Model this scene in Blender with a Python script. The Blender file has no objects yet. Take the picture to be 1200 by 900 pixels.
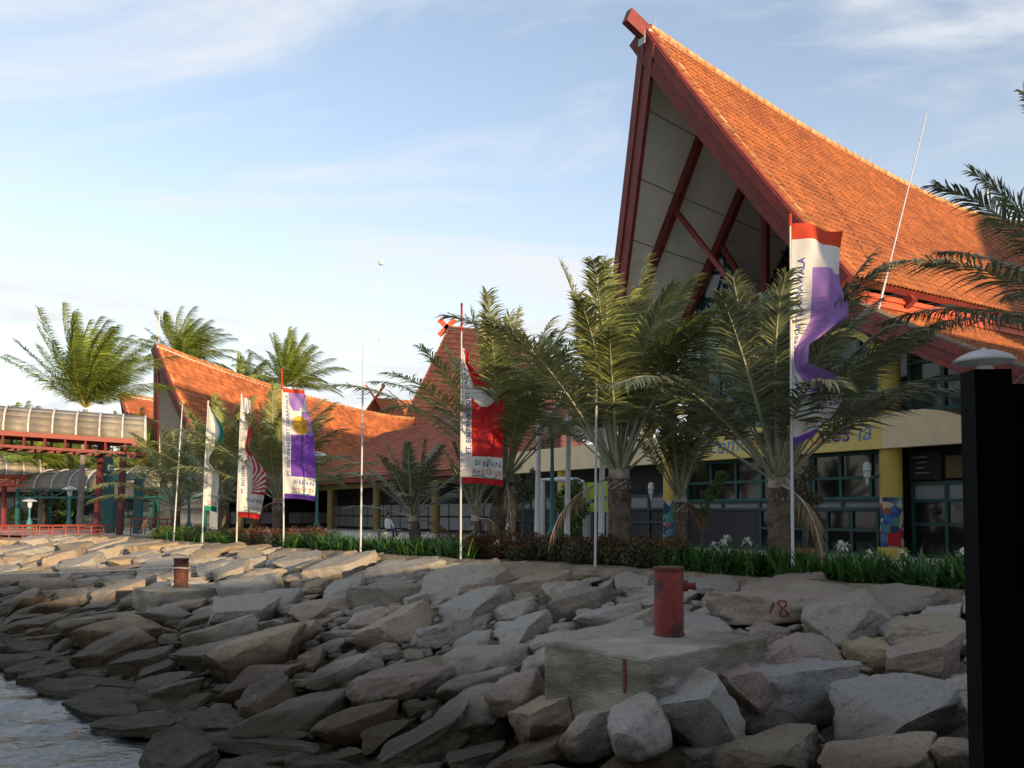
import bpy, bmesh, math, random
import numpy as np
from mathutils import Vector, Matrix, noise
from mathutils.bvhtree import BVHTree

random.seed(7)
rng = np.random.default_rng(7)
SC = bpy.context.scene
COL = SC.collection
RAD = math.radians

# ------------------------------------------------------------------ camera
F_PX, HORIZON, PITCH = 1025.0, 600.0, RAD(2.5)
CAM_Z = 1.3
YC = HORIZON - F_PX * math.tan(PITCH)           # optical axis row in the 1200x900 frame
cam_d = bpy.data.cameras.new("camera")
cam_d.sensor_fit = 'HORIZONTAL'
cam_d.sensor_width = 36.0
cam_d.lens = F_PX / 1200 * 36
cam_d.shift_y = (YC - 450) / 1200
cam_d.clip_end = 6000
cam_d.clip_start = 0.05
cam = bpy.data.objects.new("camera", cam_d)
COL.objects.link(cam)
cam.location = (0, 0, CAM_Z)
cam.rotation_euler = (math.pi / 2 + PITCH, 0, 0)
SC.camera = cam

# ------------------------------------------------------------------ light
SUN_AZ = Vector((0.60, -0.80, 0)).normalized()   # horizontal direction towards the sun
SUN_EL = RAD(7.0)
world = bpy.data.worlds.new("World")
SC.world = world
world.use_nodes = True
nt = world.node_tree
nt.nodes.clear()
wo = nt.nodes.new('ShaderNodeOutputWorld')
bg = nt.nodes.new('ShaderNodeBackground')
sky = nt.nodes.new('ShaderNodeTexSky')
sky.sky_type = 'NISHITA'
sky.sun_disc = False
sky.sun_elevation = SUN_EL
sky.sun_rotation = math.atan2(SUN_AZ.x, SUN_AZ.y)
sky.air_density = 1.0
sky.dust_density = 0.3
sky.ozone_density = 1.0
bg.inputs[1].default_value = 0.15
# thin high cloud: noise laid on a flat layer far overhead
tc = nt.nodes.new('ShaderNodeTexCoord')
sep = nt.nodes.new('ShaderNodeSeparateXYZ')
nt.links.new(tc.outputs['Generated'], sep.inputs[0])
zc = nt.nodes.new('ShaderNodeMath'); zc.operation = 'MAXIMUM'; zc.inputs[1].default_value = 0.0
nt.links.new(sep.outputs[2], zc.inputs[0])
za = nt.nodes.new('ShaderNodeMath'); za.operation = 'ADD'; za.inputs[1].default_value = 0.16
nt.links.new(zc.outputs[0], za.inputs[0])
dv = nt.nodes.new('ShaderNodeVectorMath'); dv.operation = 'DIVIDE'
cmb = nt.nodes.new('ShaderNodeCombineXYZ')
for i in range(3):
    nt.links.new(za.outputs[0], cmb.inputs[i])
nt.links.new(tc.outputs['Generated'], dv.inputs[0])
nt.links.new(cmb.outputs[0], dv.inputs[1])
mp = nt.nodes.new('ShaderNodeMapping')
mp.inputs['Location'].default_value = (2.35, 5.1, 0)
mp.inputs['Rotation'].default_value = (0, 0, RAD(38))
mp.inputs['Scale'].default_value = (0.55, 1.25, 0.0)
nt.links.new(dv.outputs[0], mp.inputs[0])
n1 = nt.nodes.new('ShaderNodeTexNoise')
n1.inputs['Scale'].default_value = 1.5
n1.inputs['Detail'].default_value = 10
n1.inputs['Roughness'].default_value = 0.58
n1.inputs['Distortion'].default_value = 0.7
nt.links.new(mp.outputs[0], n1.inputs['Vector'])
r1 = nt.nodes.new('ShaderNodeMapRange')
r1.interpolation_type = 'SMOOTHSTEP'
r1.inputs[1].default_value = 0.44
r1.inputs[2].default_value = 0.68
nt.links.new(n1.outputs[0], r1.inputs[0])
# cloud layers look denser towards the horizon, where one looks through more of them
r2 = nt.nodes.new('ShaderNodeMapRange')
r2.interpolation_type = 'SMOOTHSTEP'
r2.inputs[1].default_value = 0.44
r2.inputs[2].default_value = 0.0
r2.inputs[3].default_value = 0.10
r2.inputs[4].default_value = 0.72
nt.links.new(sep.outputs[2], r2.inputs[0])
mx = nt.nodes.new('ShaderNodeMath'); mx.operation = 'ADD'; mx.use_clamp = True
m3 = nt.nodes.new('ShaderNodeMath'); m3.operation = 'MULTIPLY'; m3.inputs[1].default_value = 0.85
nt.links.new(r1.outputs[0], m3.inputs[0])
nt.links.new(m3.outputs[0], mx.inputs[0])
nt.links.new(r2.outputs[0], mx.inputs[1])
mixc = nt.nodes.new('ShaderNodeMix'); mixc.data_type = 'RGBA'
nt.links.new(mx.outputs[0], mixc.inputs[0])
gain = nt.nodes.new('ShaderNodeMix'); gain.data_type = 'RGBA'; gain.blend_type = 'MULTIPLY'
gain.inputs[0].default_value = 1.0
gain.inputs[7].default_value = (1.08, .98, 1.04, 1)
nt.links.new(sky.outputs[0], gain.inputs[6])
nt.links.new(gain.outputs[2], mixc.inputs[6])
mixc.inputs[7].default_value = (2.70, 2.76, 2.86, 1)      # sunlit cloud, in the sky texture's own units
nt.links.new(mixc.outputs[2], bg.inputs[0])
nt.links.new(bg.outputs[0], wo.inputs[0])

sun_d = bpy.data.lights.new("sun", 'SUN')
sun_d.energy = 3.3
sun_d.angle = RAD(0.6)
sun_d.color = (1.0, 0.74, 0.44)
sun = bpy.data.objects.new("sun", sun_d)
COL.objects.link(sun)
sdir = Vector((SUN_AZ.x * math.cos(SUN_EL), SUN_AZ.y * math.cos(SUN_EL), math.sin(SUN_EL)))
sun.rotation_euler = sdir.to_track_quat('Z', 'Y').to_euler()
sun.location = sdir * 100

SC.view_settings.view_transform = 'Standard'
SC.view_settings.look = 'None'
SC.view_settings.gamma = 1.0
SC.view_settings.exposure = 1.15
SC.view_settings.use_curve_mapping = False
try:
    SC.cycles.use_denoising = True
    SC.cycles.denoiser = 'OPENIMAGEDENOISE'
except Exception:
    pass
SC.cycles.max_bounces = 6
SC.cycles.caustics_reflective = False
SC.cycles.caustics_refractive = False

# ------------------------------------------------------------------ helpers
def ray(px, py):
    a = (px - 600) / F_PX
    b = -(py - YC) / F_PX
    c, s = math.cos(PITCH), math.sin(PITCH)
    return Vector((a, c - b * s, s + b * c))

def at(px, py, Y):
    "the point at distance Y that shows at pixel (px, py)"
    d = ray(px, py)
    return Vector((0, 0, CAM_Z)) + d * (Y / d.y)

def at_z(px, py, z):
    d = ray(px, py)
    return Vector((0, 0, CAM_Z)) + d * ((z - CAM_Z) / d.z)

ORG = {}
def xyz(p):
    return Vector(p)

def tag(o, label=None, cat=None, group=None, kind=None):
    if label: o['label'] = label
    if cat: o['category'] = cat
    if group: o['group'] = group
    if kind: o['kind'] = kind
    return o

def root(name, loc, label, cat, group=None):
    o = bpy.data.objects.new(name, None)
    COL.objects.link(o)
    o.empty_display_size = 0.2
    o.location = loc
    ORG[o] = Vector(loc)
    return tag(o, label, cat, group)

def link(name, me, mats, parent=None, smooth=False):
    if not isinstance(mats, (list, tuple)):
        mats = [mats]
    for m in mats:
        me.materials.append(m)
    if smooth:
        me.polygons.foreach_set('use_smooth', [True] * len(me.polygons))
    o = bpy.data.objects.new(name, me)
    COL.objects.link(o)
    if parent is not None:
        o.parent = parent
    return o

def mesh_np(name, V, Fc, mats, parent=None, smooth=False, midx=None):
    "world-space vertices; shifted to the parent's origin"
    org = ORG.get(parent, Vector((0, 0, 0)))
    V = np.asarray(V, dtype=float) - np.array(org)
    me = bpy.data.meshes.new(name)
    me.from_pydata(V.tolist(), [], Fc if isinstance(Fc, list) else Fc.tolist())
    if midx is not None:
        me.polygons.foreach_set('material_index', list(midx))
    me.update()
    o = link(name, me, mats, parent, smooth)
    ORG[o] = org
    return o

def mesh_fast(name, V, quads, tris, mats, parent, mq, mt, smooth=False):
    org = np.array(ORG.get(parent, Vector((0, 0, 0))))
    V = (np.asarray(V, dtype=np.float32) - org).astype(np.float32)
    me = bpy.data.meshes.new(name)
    nq, nt_ = len(quads), len(tris)
    me.vertices.add(len(V)); me.vertices.foreach_set('co', V.ravel())
    loops = np.concatenate([np.asarray(quads, np.int32).ravel(), np.asarray(tris, np.int32).ravel()])
    me.loops.add(len(loops)); me.loops.foreach_set('vertex_index', loops)
    me.polygons.add(nq + nt_)
    me.polygons.foreach_set('loop_start', np.concatenate([np.arange(nq) * 4, nq * 4 + np.arange(nt_) * 3]).astype(np.int32))
    me.polygons.foreach_set('material_index', np.concatenate([mq, mt]).astype(np.int32))
    me.update(calc_edges=True)
    me.validate()
    o = link(name, me, mats, parent, smooth)
    ORG[o] = Vector(org)
    return o

class MB:
    def __init__(self):
        self.v, self.f, self.m, self.cur = [], [], [], 0
    def add(self, vs, fs):
        b = len(self.v)
        self.v += [tuple(p) for p in vs]
        self.f += [tuple(i + b for i in f) for f in fs]
        self.m += [self.cur] * len(fs)
        return self
    def quad(self, a, b, c, d):
        return self.add([a, b, c, d], [(0, 1, 2, 3)])
    def poly(self, pts):
        return self.add(pts, [tuple(range(len(pts)))])
    def hexa(self, p):                       # 8 corners: bottom 4, top 4
        return self.add(p, [(0, 3, 2, 1), (4, 5, 6, 7), (0, 1, 5, 4), (1, 2, 6, 5), (2, 3, 7, 6), (3, 0, 4, 7)])
    def box(self, c, sx, sy, sz, ax=(1, 0, 0), ay=(0, 1, 0), az=(0, 0, 1)):
        c, ax, ay, az = Vector(c), Vector(ax), Vector(ay), Vector(az)
        ps = []
        for z in (-.5, .5):
            for x, y in ((-.5, -.5), (.5, -.5), (.5, .5), (-.5, .5)):
                ps.append(c + ax * (x * sx) + ay * (y * sy) + az * (z * sz))
        return self.hexa(ps)
    def beam(self, a, b, w, h, up=(0, 0, 1)):
        a, b = Vector(a), Vector(b)
        d = (b - a).normalized()
        s = d.cross(Vector(up))
        if s.length < 1e-5: s = d.cross(Vector((1, 0, 0)))
        s.normalize()
        u = s.cross(d).normalized()
        ps = []
        for p in (a, b):
            for x, y in ((-.5, -.5), (.5, -.5), (.5, .5), (-.5, .5)):
                ps.append(p + s * (x * w) + u * (y * h))
        return self.hexa(ps)
    def prism(self, pts, off):
        n = len(pts)
        off = Vector(off)
        vs = [Vector(p) for p in pts] + [Vector(p) + off for p in pts]
        fs = [tuple(range(n))[::-1], tuple(range(n, 2 * n))]
        fs += [(i, (i + 1) % n, (i + 1) % n + n, i + n) for i in range(n)]
        return self.add(vs, fs)
    def tube(self, pts, rad, n=8, cap=True):
        pts = [Vector(p) for p in pts]
        if not isinstance(rad, (list, tuple)): rad = [rad] * len(pts)
        vs, fs = [], []
        ref = Vector((0.13, 0.31, 0.94))
        for i, p in enumerate(pts):
            d = (pts[min(i + 1, len(pts) - 1)] - pts[max(i - 1, 0)]).normalized()
            if abs(d.dot(ref)) > .97: ref = Vector((1, 0.2, 0))
            s = d.cross(ref).normalized(); u = s.cross(d)
            for k in range(n):
                a = 2 * math.pi * k / n
                vs.append(p + (s * math.cos(a) + u * math.sin(a)) * rad[i])
        for i in range(len(pts) - 1):
            for k in range(n):
                a, b = i * n + k, i * n + (k + 1) % n
                fs.append((a, b, b + n, a + n))
        if cap:
            fs.append(tuple(range(n))[::-1])
            fs.append(tuple(range((len(pts) - 1) * n, len(pts) * n)))
        return self.add(vs, fs)
    def lathe(self, c, prof, n=20):
        "prof: (radius, z) pairs from bottom to top about a vertical axis"
        c = Vector(c)
        return self.tube_v([(c + Vector((0, 0, z)), r) for r, z in prof], n)
    def tube_v(self, pr, n):
        vs, fs = [], []
        for p, r in pr:
            for k in range(n):
                a = 2 * math.pi * k / n
                vs.append((p.x + math.cos(a) * r, p.y + math.sin(a) * r, p.z))
        for i in range(len(pr) - 1):
            for k in range(n):
                a, b = i * n + k, i * n + (k + 1) % n
                fs.append((a, b, b + n, a + n))
        fs.append(tuple(range(n))[::-1])
        fs.append(tuple(range((len(pr) - 1) * n, len(pr) * n)))
        return self.add(vs, fs)
    def build(self, name, mats, parent=None, smooth=False):
        org = ORG.get(parent, Vector((0, 0, 0)))
        me = bpy.data.meshes.new(name)
        me.from_pydata([(x - org.x, y - org.y, z - org.z) for x, y, z in self.v], [], self.f)
        if any(self.m): me.polygons.foreach_set('material_index', self.m)
        me.update()
        o = link(name, me, mats, parent, smooth)
        if smooth:
            try: me.set_sharp_from_angle(angle=RAD(40))
            except Exception: pass
        ORG[o] = org
        return o

# ------------------------------------------------------------------ materials
def mat(name, col, rough=0.6, var=0.15, scale=6.0, col2=None, isl=0.0, objr=0.0, bump=0.0, bscale=40.0, metal=0.0,
        spec=0.5, transl=0.0, c2amt=(0.45, 0.65), coord='Object', stretch=None):
    m = bpy.data.materials.new(name)
    m.use_nodes = True
    t = m.node_tree
    N, L = t.nodes, t.links
    b = N['Principled BSDF']
    b.inputs['Roughness'].default_value = rough
    b.inputs['Metallic'].default_value = metal
    b.inputs['Specular IOR Level'].default_value = spec
    tcn = N.new('ShaderNodeTexCoord')
    vec = tcn.outputs[coord]
    if stretch:
        mpn = N.new('ShaderNodeMapping'); mpn.inputs['Scale'].default_value = stretch
        L.new(vec, mpn.inputs[0]); vec = mpn.outputs[0]
    nz = N.new('ShaderNodeTexNoise')
    nz.inputs['Scale'].default_value = scale
    nz.inputs['Detail'].default_value = 6
    nz.inputs['Roughness'].default_value = 0.62
    L.new(vec, nz.inputs['Vector'])
    mr = N.new('ShaderNodeMapRange')
    mr.inputs[1].default_value = 0.3; mr.inputs[2].default_value = 0.7
    mr.inputs[3].default_value = 1 - var; mr.inputs[4].default_value = 1 + var
    L.new(nz.outputs[0], mr.inputs[0])
    base = None
    if col2 is not None:
        n2 = N.new('ShaderNodeTexNoise')
        n2.inputs['Scale'].default_value = scale * 0.35
        n2.inputs['Detail'].default_value = 5
        L.new(vec, n2.inputs['Vector'])
        rr = N.new('ShaderNodeMapRange'); rr.interpolation_type = 'SMOOTHSTEP'
        rr.inputs[1].default_value, rr.inputs[2].default_value = c2amt
        L.new(n2.outputs[0], rr.inputs[0])
        mc = N.new('ShaderNodeMix'); mc.data_type = 'RGBA'
        mc.inputs[6].default_value = (*col, 1); mc.inputs[7].default_value = (*col2, 1)
        L.new(rr.outputs[0], mc.inputs[0])
        base = mc.outputs[2]
    vm = N.new('ShaderNodeVectorMath'); vm.operation = 'SCALE'
    if base is not None: L.new(base, vm.inputs[0])
    else: vm.inputs[0].default_value = col
    L.new(mr.outputs[0], vm.inputs['Scale'])
    out = vm.outputs[0]
    for amt, node, sock in ((isl, 'ShaderNodeNewGeometry', 'Random Per Island'), (objr, 'ShaderNodeObjectInfo', 'Random')):
        if amt:
            g = N.new(node)
            mr2 = N.new('ShaderNodeMapRange')
            mr2.inputs[3].default_value = 1 - amt; mr2.inputs[4].default_value = 1 + amt
            L.new(g.outputs[sock], mr2.inputs[0])
            v2 = N.new('ShaderNodeVectorMath'); v2.operation = 'SCALE'
            L.new(out, v2.inputs[0]); L.new(mr2.outputs[0], v2.inputs['Scale'])
            out = v2.outputs[0]
    L.new(out, b.inputs['Base Color'])
    if bump:
        nb = N.new('ShaderNodeTexNoise')
        nb.inputs['Scale'].default_value = bscale; nb.inputs['Detail'].default_value = 8
        L.new(vec, nb.inputs['Vector'])
        bp = N.new('ShaderNodeBump'); bp.inputs['Strength'].default_value = bump
        bp.inputs['Distance'].default_value = 0.05
        L.new(nb.outputs[0], bp.inputs['Height'])
        L.new(bp.outputs[0], b.inputs['Normal'])
    if transl:
        tr = N.new('ShaderNodeBsdfTranslucent')
        L.new(out, tr.inputs[0])
        ms = N.new('ShaderNodeMixShader'); ms.inputs[0].default_value = transl
        L.new(b.outputs[0], ms.inputs[1]); L.new(tr.outputs[0], ms.inputs[2])
        L.new(ms.outputs[0], N['Material Output'].inputs[0])
    return m

def rock_mat(name, island):
    m = bpy.data.materials.new(name); m.use_nodes = True
    t = m.node_tree; N, L = t.nodes, t.links
    b = N['Principled BSDF']; b.inputs['Roughness'].default_value = 0.85
    b.inputs['Specular IOR Level'].default_value = 0.25
    if island:
        g = N.new('ShaderNodeNewGeometry'); rnd = g.outputs['Random Per Island']
    else:
        g = N.new('ShaderNodeObjectInfo'); rnd = g.outputs['Random']
    ramp = N.new('ShaderNodeValToRGB')
    cols = [(0.0, (.38, .355, .315)), (.2, (.48, .45, .40)), (.36, (.42, .345, .25)), (.5, (.40, .39, .365)), (.64, (.46, .34, .21)),
            (.78, (.30, .27, .225)), (.9, (.42, .32, .255)), (1.0, (.52, .495, .45))]
    e = ramp.color_ramp.elements
    e[0].position, e[0].color = cols[0][0], (*cols[0][1], 1)
    e[1].position, e[1].color = cols[-1][0], (*cols[-1][1], 1)
    for p, c in cols[1:-1]:
        k = e.new(p); k.color = (*c, 1)
    L.new(rnd, ramp.inputs[0])
    geo = N.new('ShaderNodeNewGeometry')
    P = geo.outputs['Position']
    def nz(scale, detail=6, rough=.6, vec=P):
        n = N.new('ShaderNodeTexNoise'); n.inputs['Scale'].default_value = scale
        n.inputs['Detail'].default_value = detail; n.inputs['Roughness'].default_value = rough
        L.new(vec, n.inputs['Vector']); return n.outputs[0]
    def rng_(src, a, b_, c, d):
        r = N.new('ShaderNodeMapRange'); r.interpolation_type = 'SMOOTHSTEP'
        for i, v in enumerate((a, b_, c, d)): r.inputs[i + 1].default_value = v
        L.new(src, r.inputs[0]); return r.outputs[0]
    def mixc(fac, a, col, mode='MIX'):
        x = N.new('ShaderNodeMix'); x.data_type = 'RGBA'; x.blend_type = mode
        if isinstance(fac, float): x.inputs[0].default_value = fac
        else: L.new(fac, x.inputs[0])
        L.new(a, x.inputs[6])
        if isinstance(col, tuple): x.inputs[7].default_value = (*col, 1)
        else: L.new(col, x.inputs[7])
        return x.outputs[2]
    c = ramp.outputs[0]
    # broad ochre staining
    c = mixc(rng_(nz(1.6, 5), .55, .75, 0, .6), c, (.36, .23, .11))
    # light mineral speckle and dark mica
    c = mixc(rng_(nz(55, 3, .7), .55, .75, 0, .5), c, (.50, .46, .40))
    c = mixc(rng_(nz(38, 4, .75), .52, .7, 0, .38), c, (.08, .075, .07))
    c = mixc(rng_(nz(5, 8, .7), .5, .75, 0, .3), c, (.14, .125, .105))
    # weathering: dark lichen and dirt in patches, pale worn spots, fine grain
    c = mixc(rng_(nz(11, 9, .78), .52, .64, 0, .45), c, (.11, .10, .082))
    c = mixc(rng_(nz(17, 7, .75), .56, .68, 0, .55), c, (.56, .52, .45))
    c = mixc(rng_(nz(90, 2, .5), .50, .62, 0, .35), c, (.06, .056, .05))
    # tide stain: dark and greenish brown below the high-water mark
    sp = N.new('ShaderNodeSeparateXYZ'); L.new(P, sp.inputs[0])
    add = N.new('ShaderNodeMath'); add.operation = 'MULTIPLY_ADD'
    add.inputs[1].default_value = 0.7
    L.new(nz(.7, 5), add.inputs[0]); L.new(sp.outputs[2], add.inputs[2])
    wet = rng_(add.outputs[0], -0.45, -1.05, 0, 1)
    dk = mixc(1.0, c, (.20, .17, .12), 'MULTIPLY')
    dk = mixc(rng_(nz(3.0, 6), .50, .68, 0, .6), dk, (.030, .034, .016))
    dk = mixc(rng_(nz(2.2, 7, .75), .57, .68, 0, .6), dk, (.22, .20, .165))     # dry barnacle crust
    cf = mixc(wet, c, dk)
    L.new(cf, b.inputs['Base Color'])
    mw = N.new('ShaderNodeMapRange'); mw.inputs[3].default_value = .88; mw.inputs[4].default_value = .62
    L.new(wet, mw.inputs[0]); L.new(mw.outputs[0], b.inputs['Roughness'])
    bp = N.new('ShaderNodeBump'); bp.inputs['Strength'].default_value = 1.0; bp.inputs['Distance'].default_value = .09
    hsum = N.new('ShaderNodeMath'); hsum.operation = 'MULTIPLY_ADD'; hsum.inputs[1].default_value = .35
    L.new(nz(42, 6, .7), hsum.inputs[0]); L.new(nz(7, 10, .68), hsum.inputs[2])
    L.new(hsum.outputs[0], bp.inputs['Height']); L.new(bp.outputs[0], b.inputs['Normal'])
    return m

def glass_mat(name, col=(.015, .02, .022), rough=.04):
    m = mat(name, col, rough, var=.2, scale=1.2, spec=.5, bump=.02, bscale=1.5)
    return m

M = {}
M['rock'] = rock_mat('granite', False)
M['rubble'] = rock_mat('granite_rubble', True)
M['earth'] = mat('earth', (.11, .085, .06), .95, .4, 3, col2=(.06, .05, .035), bump=.8, bscale=9)
M['sand'] = mat('sandy_soil', (.27, .215, .15), .95, .3, 4, col2=(.18, .14, .10), bump=.6, bscale=25)
M['pave'] = mat('paving', (.52, .48, .42), .85, .2, 1.5, col2=(.42, .39, .34), bump=.2, bscale=20)
M['conc'] = mat('weathered_concrete', (.25, .235, .185), .9, .3, 3.0, col2=(.13, .125, .085), bump=.35, bscale=30, c2amt=(.42, .7))
M['conc_block'] = mat('board_marked_concrete', (.27, .25, .195), .9, .35, 2.2, col2=(.13, .12, .08), bump=.5, bscale=14, c2amt=(.42, .66), stretch=(1, 1, 3.5))
M['conc_dk'] = mat('tidal_concrete', (.050, .045, .030), .8, .5, 3.0, spec=.15, col2=(.024, .024, .013), bump=.8, bscale=6)
M['red_rust'] = mat('rusty_red_paint', (.20, .022, .018), .7, .35, 9, col2=(.045, .018, .014), bump=.3, bscale=35, c2amt=(.50, .62))
M['rust'] = mat('rust', (.10, .035, .022), .9, .5, 9, col2=(.05, .025, .02), bump=.5, bscale=30)
M['tile'] = mat('terracotta_tile', (.345, .112, .034), .75, .20, 1.3, col2=(.28, .085, .030), isl=.32, bump=.15, bscale=20)
M['tile2'] = mat('red_brown_tile', (.33, .092, .036), .75, .22, 1.3, col2=(.27, .072, .034), isl=.22, bump=.15, bscale=20)
M['ridge'] = mat('ridge_mortar_tile', (.40, .145, .045), .8, .35, 5, col2=(.42, .26, .13), isl=.3, objr=.25)
M['trim'] = mat('red_trim', (.20, .030, .024), .6, .25, 5, col2=(.16, .030, .024))
M['trim_o'] = mat('orange_trim', (.50, .080, .025), .55, .15, 4)  # brighter copy of the red trim; on the eave fascia it carries sunlight
M['trim_dk'] = mat('dark_red_trim', (.10, .020, .018), .6, .15, 4)
M['soffit'] = mat('soffit_board', (.88, .86, .81), .85, .06, 2.2, col2=(.50, .46, .38), c2amt=(.60, .78))
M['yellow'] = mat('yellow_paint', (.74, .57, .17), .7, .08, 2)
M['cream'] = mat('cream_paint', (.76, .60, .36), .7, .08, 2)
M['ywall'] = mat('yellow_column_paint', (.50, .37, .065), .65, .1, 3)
M['teal'] = mat('teal_paint', (.012, .092, .085), .5, .15, 4)
M['ochre'] = mat('shaded_yellow_paint', (.20, .145, .04), .7, .15, 2)  # column yellow darkened so the verandah shade is in the colour
M['teal_lt'] = mat('teal_lamp_paint', (.045, .21, .20), .45, .15, 6)  # teal darkened to stand for shade on the left side
M['teal_dk'] = mat('dark_green_paint', (.012, .055, .05), .5, .15, 4)
M['glass'] = glass_mat('window_glass', (.04, .055, .06), .05)
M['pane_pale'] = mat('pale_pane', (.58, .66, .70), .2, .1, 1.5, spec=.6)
M['glass_dk'] = glass_mat('dark_glass', (.012, .013, .014), .06)
M['panel'] = mat('grey_panel', (.24, .25, .25), .6, .1, 3)
M['panel_w'] = mat('white_panel', (.50, .52, .53), .6, .08, 3)
M['dark'] = mat('dark_interior', (.018, .017, .018), .8, .2, 2)
M['darkwall'] = mat('charcoal_wall', (.030, .028, .032), .7, .2, 2)
M['white'] = mat('white_paint', (.72, .72, .70), .5, .08, 5)
M['steel'] = mat('galvanised_steel', (.42, .43, .43), .45, .15, 8, metal=.4)
M['black'] = mat('black_paint', (.0025, .0025, .003), .8, .2, 6, spec=.12)
M['plast'] = mat('grimy_polycarbonate', (.27, .24, .195), .6, .14, 2.2, col2=(.19, .16, .125), stretch=(1, 1, .3))
M['rail'] = mat('red_rail_paint', (.24, .040, .024), .55, .15, 6)  # red darkened to carry the shade around the footbridge
M['wood'] = mat('sign_board', (.50, .42, .26), .7, .2, 5)
M['lime'] = mat('lime_plastic', (.42, .58, .02), .5, .12, 3)
M['dome'] = mat('lamp_dome', (.52, .54, .56), .4, .08, 5)
M['rope'] = mat('rope', (.52, .47, .38), .9, .2, 30)
M['leafP'] = mat('date_palm_leaf', (.235, .26, .085), .45, .2, 3, isl=.38, objr=.22, transl=.22, spec=.6)
M['leafD'] = mat('dead_frond', (.20, .13, .07), .8, .25, 3, isl=.4)
M['leafS'] = mat('silver_palm_leaf', (.145, .17, .085), .45, .2, 3, isl=.38, objr=.22, transl=.18, spec=.6)
M['leafC'] = mat('coconut_leaf', (.20, .265, .040), .4, .2, 3, isl=.35, objr=.2, transl=.3, spec=.6)
M['rachP'] = mat('palm_stalk', (.30, .30, .20), .6, .2, 6)
M['rachC'] = mat('coconut_stalk', (.34, .30, .08), .6, .2, 6)
M['bark'] = mat('palm_bark', (.15, .115, .085), .95, .4, 9, col2=(.07, .052, .04), bump=1.0, bscale=16)
M['bark_lt'] = mat('coconut_bark', (.24, .20, .16), .95, .3, 5, col2=(.15, .12, .095), bump=.6, bscale=10)
M['husk'] = mat('palm_husk', (.40, .36, .30), .9, .35, 8, col2=(.22, .17, .12))
M['lily'] = mat('lily_leaf', (.055, .150, .028), .4, .2, 3, isl=.4, transl=.2, spec=.6)
M['petal'] = mat('lily_petal', (.80, .80, .72), .6, .06, 8, transl=.3)
M['hedge'] = mat('hedge_leaf', (.060, .070, .024), .55, .3, 1.5, col2=(.10, .048, .020), isl=.5, transl=.2)
M['hedge_red'] = mat('hedge_shoot', (.17, .058, .022), .55, .3, 3, isl=.5, transl=.25)
M['bush'] = mat('bush_leaf', (.075, .13, .022), .5, .3, 2, isl=.5, transl=.2)
M['tree'] = mat('tree_leaf', (.075, .115, .025), .5, .3, .6, col2=(.13, .15, .025), isl=.5, transl=.25)
M['f_white'] = mat('flag_white', (.74, .73, .70), .8, .05, 8, transl=.35)
M['f_red'] = mat('flag_red', (.55, .018, .022), .8, .06, 8, transl=.35)
M['f_orange'] = mat('flag_orange_red', (.62, .06, .02), .8, .06, 8, transl=.35)
M['f_purple'] = mat('flag_purple', (.17, .055, .42), .8, .06, 8, transl=.35)
M['f_lilac'] = mat('flag_lilac', (.36, .20, .56), .8, .06, 8, transl=.35)
M['f_green'] = mat('flag_green', (.02, .25, .19), .8, .06, 8, transl=.35)
M['f_gold'] = mat('flag_gold', (.58, .32, .03), .8, .3, 12, col2=(.40, .18, .02))
M['ink_blue'] = mat('ink_blue', (.025, .05, .25), .8, .05)
M['ink_red'] = mat('ink_red', (.45, .03, .03), .8, .05)
M['ink_green'] = mat('ink_green', (.02, .22, .12), .8, .05)
M['ink_purple'] = mat('ink_purple', (.14, .05, .32), .8, .05)
M['ink_orange'] = mat('ink_orange', (.55, .17, .03), .8, .05)
M['ink_sky'] = mat('ink_sky', (.13, .27, .52), .8, .05)
M['ink_grey'] = mat('ink_grey', (.16, .17, .24), .8, .05)
M['paint18'] = mat('red_stone_paint', (.20, .045, .035), .9, .4, 40)
M['pot'] = mat('terracotta_pot', (.35, .12, .05), .8, .2, 8)
M['skin'] = mat('skin', (.28, .15, .09), .6, .1, 5)
M['shirt'] = mat('white_shirt', (.68, .68, .68), .8, .05, 8)
M['trouser'] = mat('dark_trousers', (.03, .03, .045), .8, .1, 8)

# ================================================================== SETTING
L0 = Vector((8.5, 13.0, 0)); DT = Vector((-.682, .731, 0)); NS = Vector((-.731, -.682, 0))
WATER_Z = -1.93
def shore(t, s, z=0.0):
    p = L0 + DT * t + NS * s
    return Vector((p.x, p.y, z))
def s_of(p): return (Vector((p[0], p[1], 0)) - L0).dot(NS)
def t_of(p): return (Vector((p[0], p[1], 0)) - L0).dot(DT)
def slope_z(s): return -0.19 * max(s, 0.0) - .02
def t_at_px(px, s=0.0):
    k = (px - 600) / F_PX
    o = L0 + NS * s
    return (o.x - k * o.y) / (k * DT.y - DT.x)
def on_slope(px, py, lift=0.0):
    d = ray(px, py); o = Vector((0, 0, CAM_Z))
    lo, hi = 2.0, 120.0
    for _ in range(60):
        m = .5 * (lo + hi); p = o + d * (m / d.y)
        if p.z > slope_z(s_of(p)) + lift: lo = m
        else: hi = m
    return o + d * (lo / d.y)

# land
T_END = 47.0
g = MB()
far = [shore(-70, .25), shore(T_END, .25)]
corner = shore(T_END, .25)
far += [corner + Vector((-20, 9, 0)), corner + Vector((-120, 30, 0)), Vector((-900, 300, 0)), Vector((-900, 2500, 0)), Vector((2500, 2500, 0)), Vector((2500, -300, 0)), Vector((300, -300, 0))]
g.poly([(p.x, p.y, 0) for p in far])
tag(g.build('ground', M['pave']), kind='structure')
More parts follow.
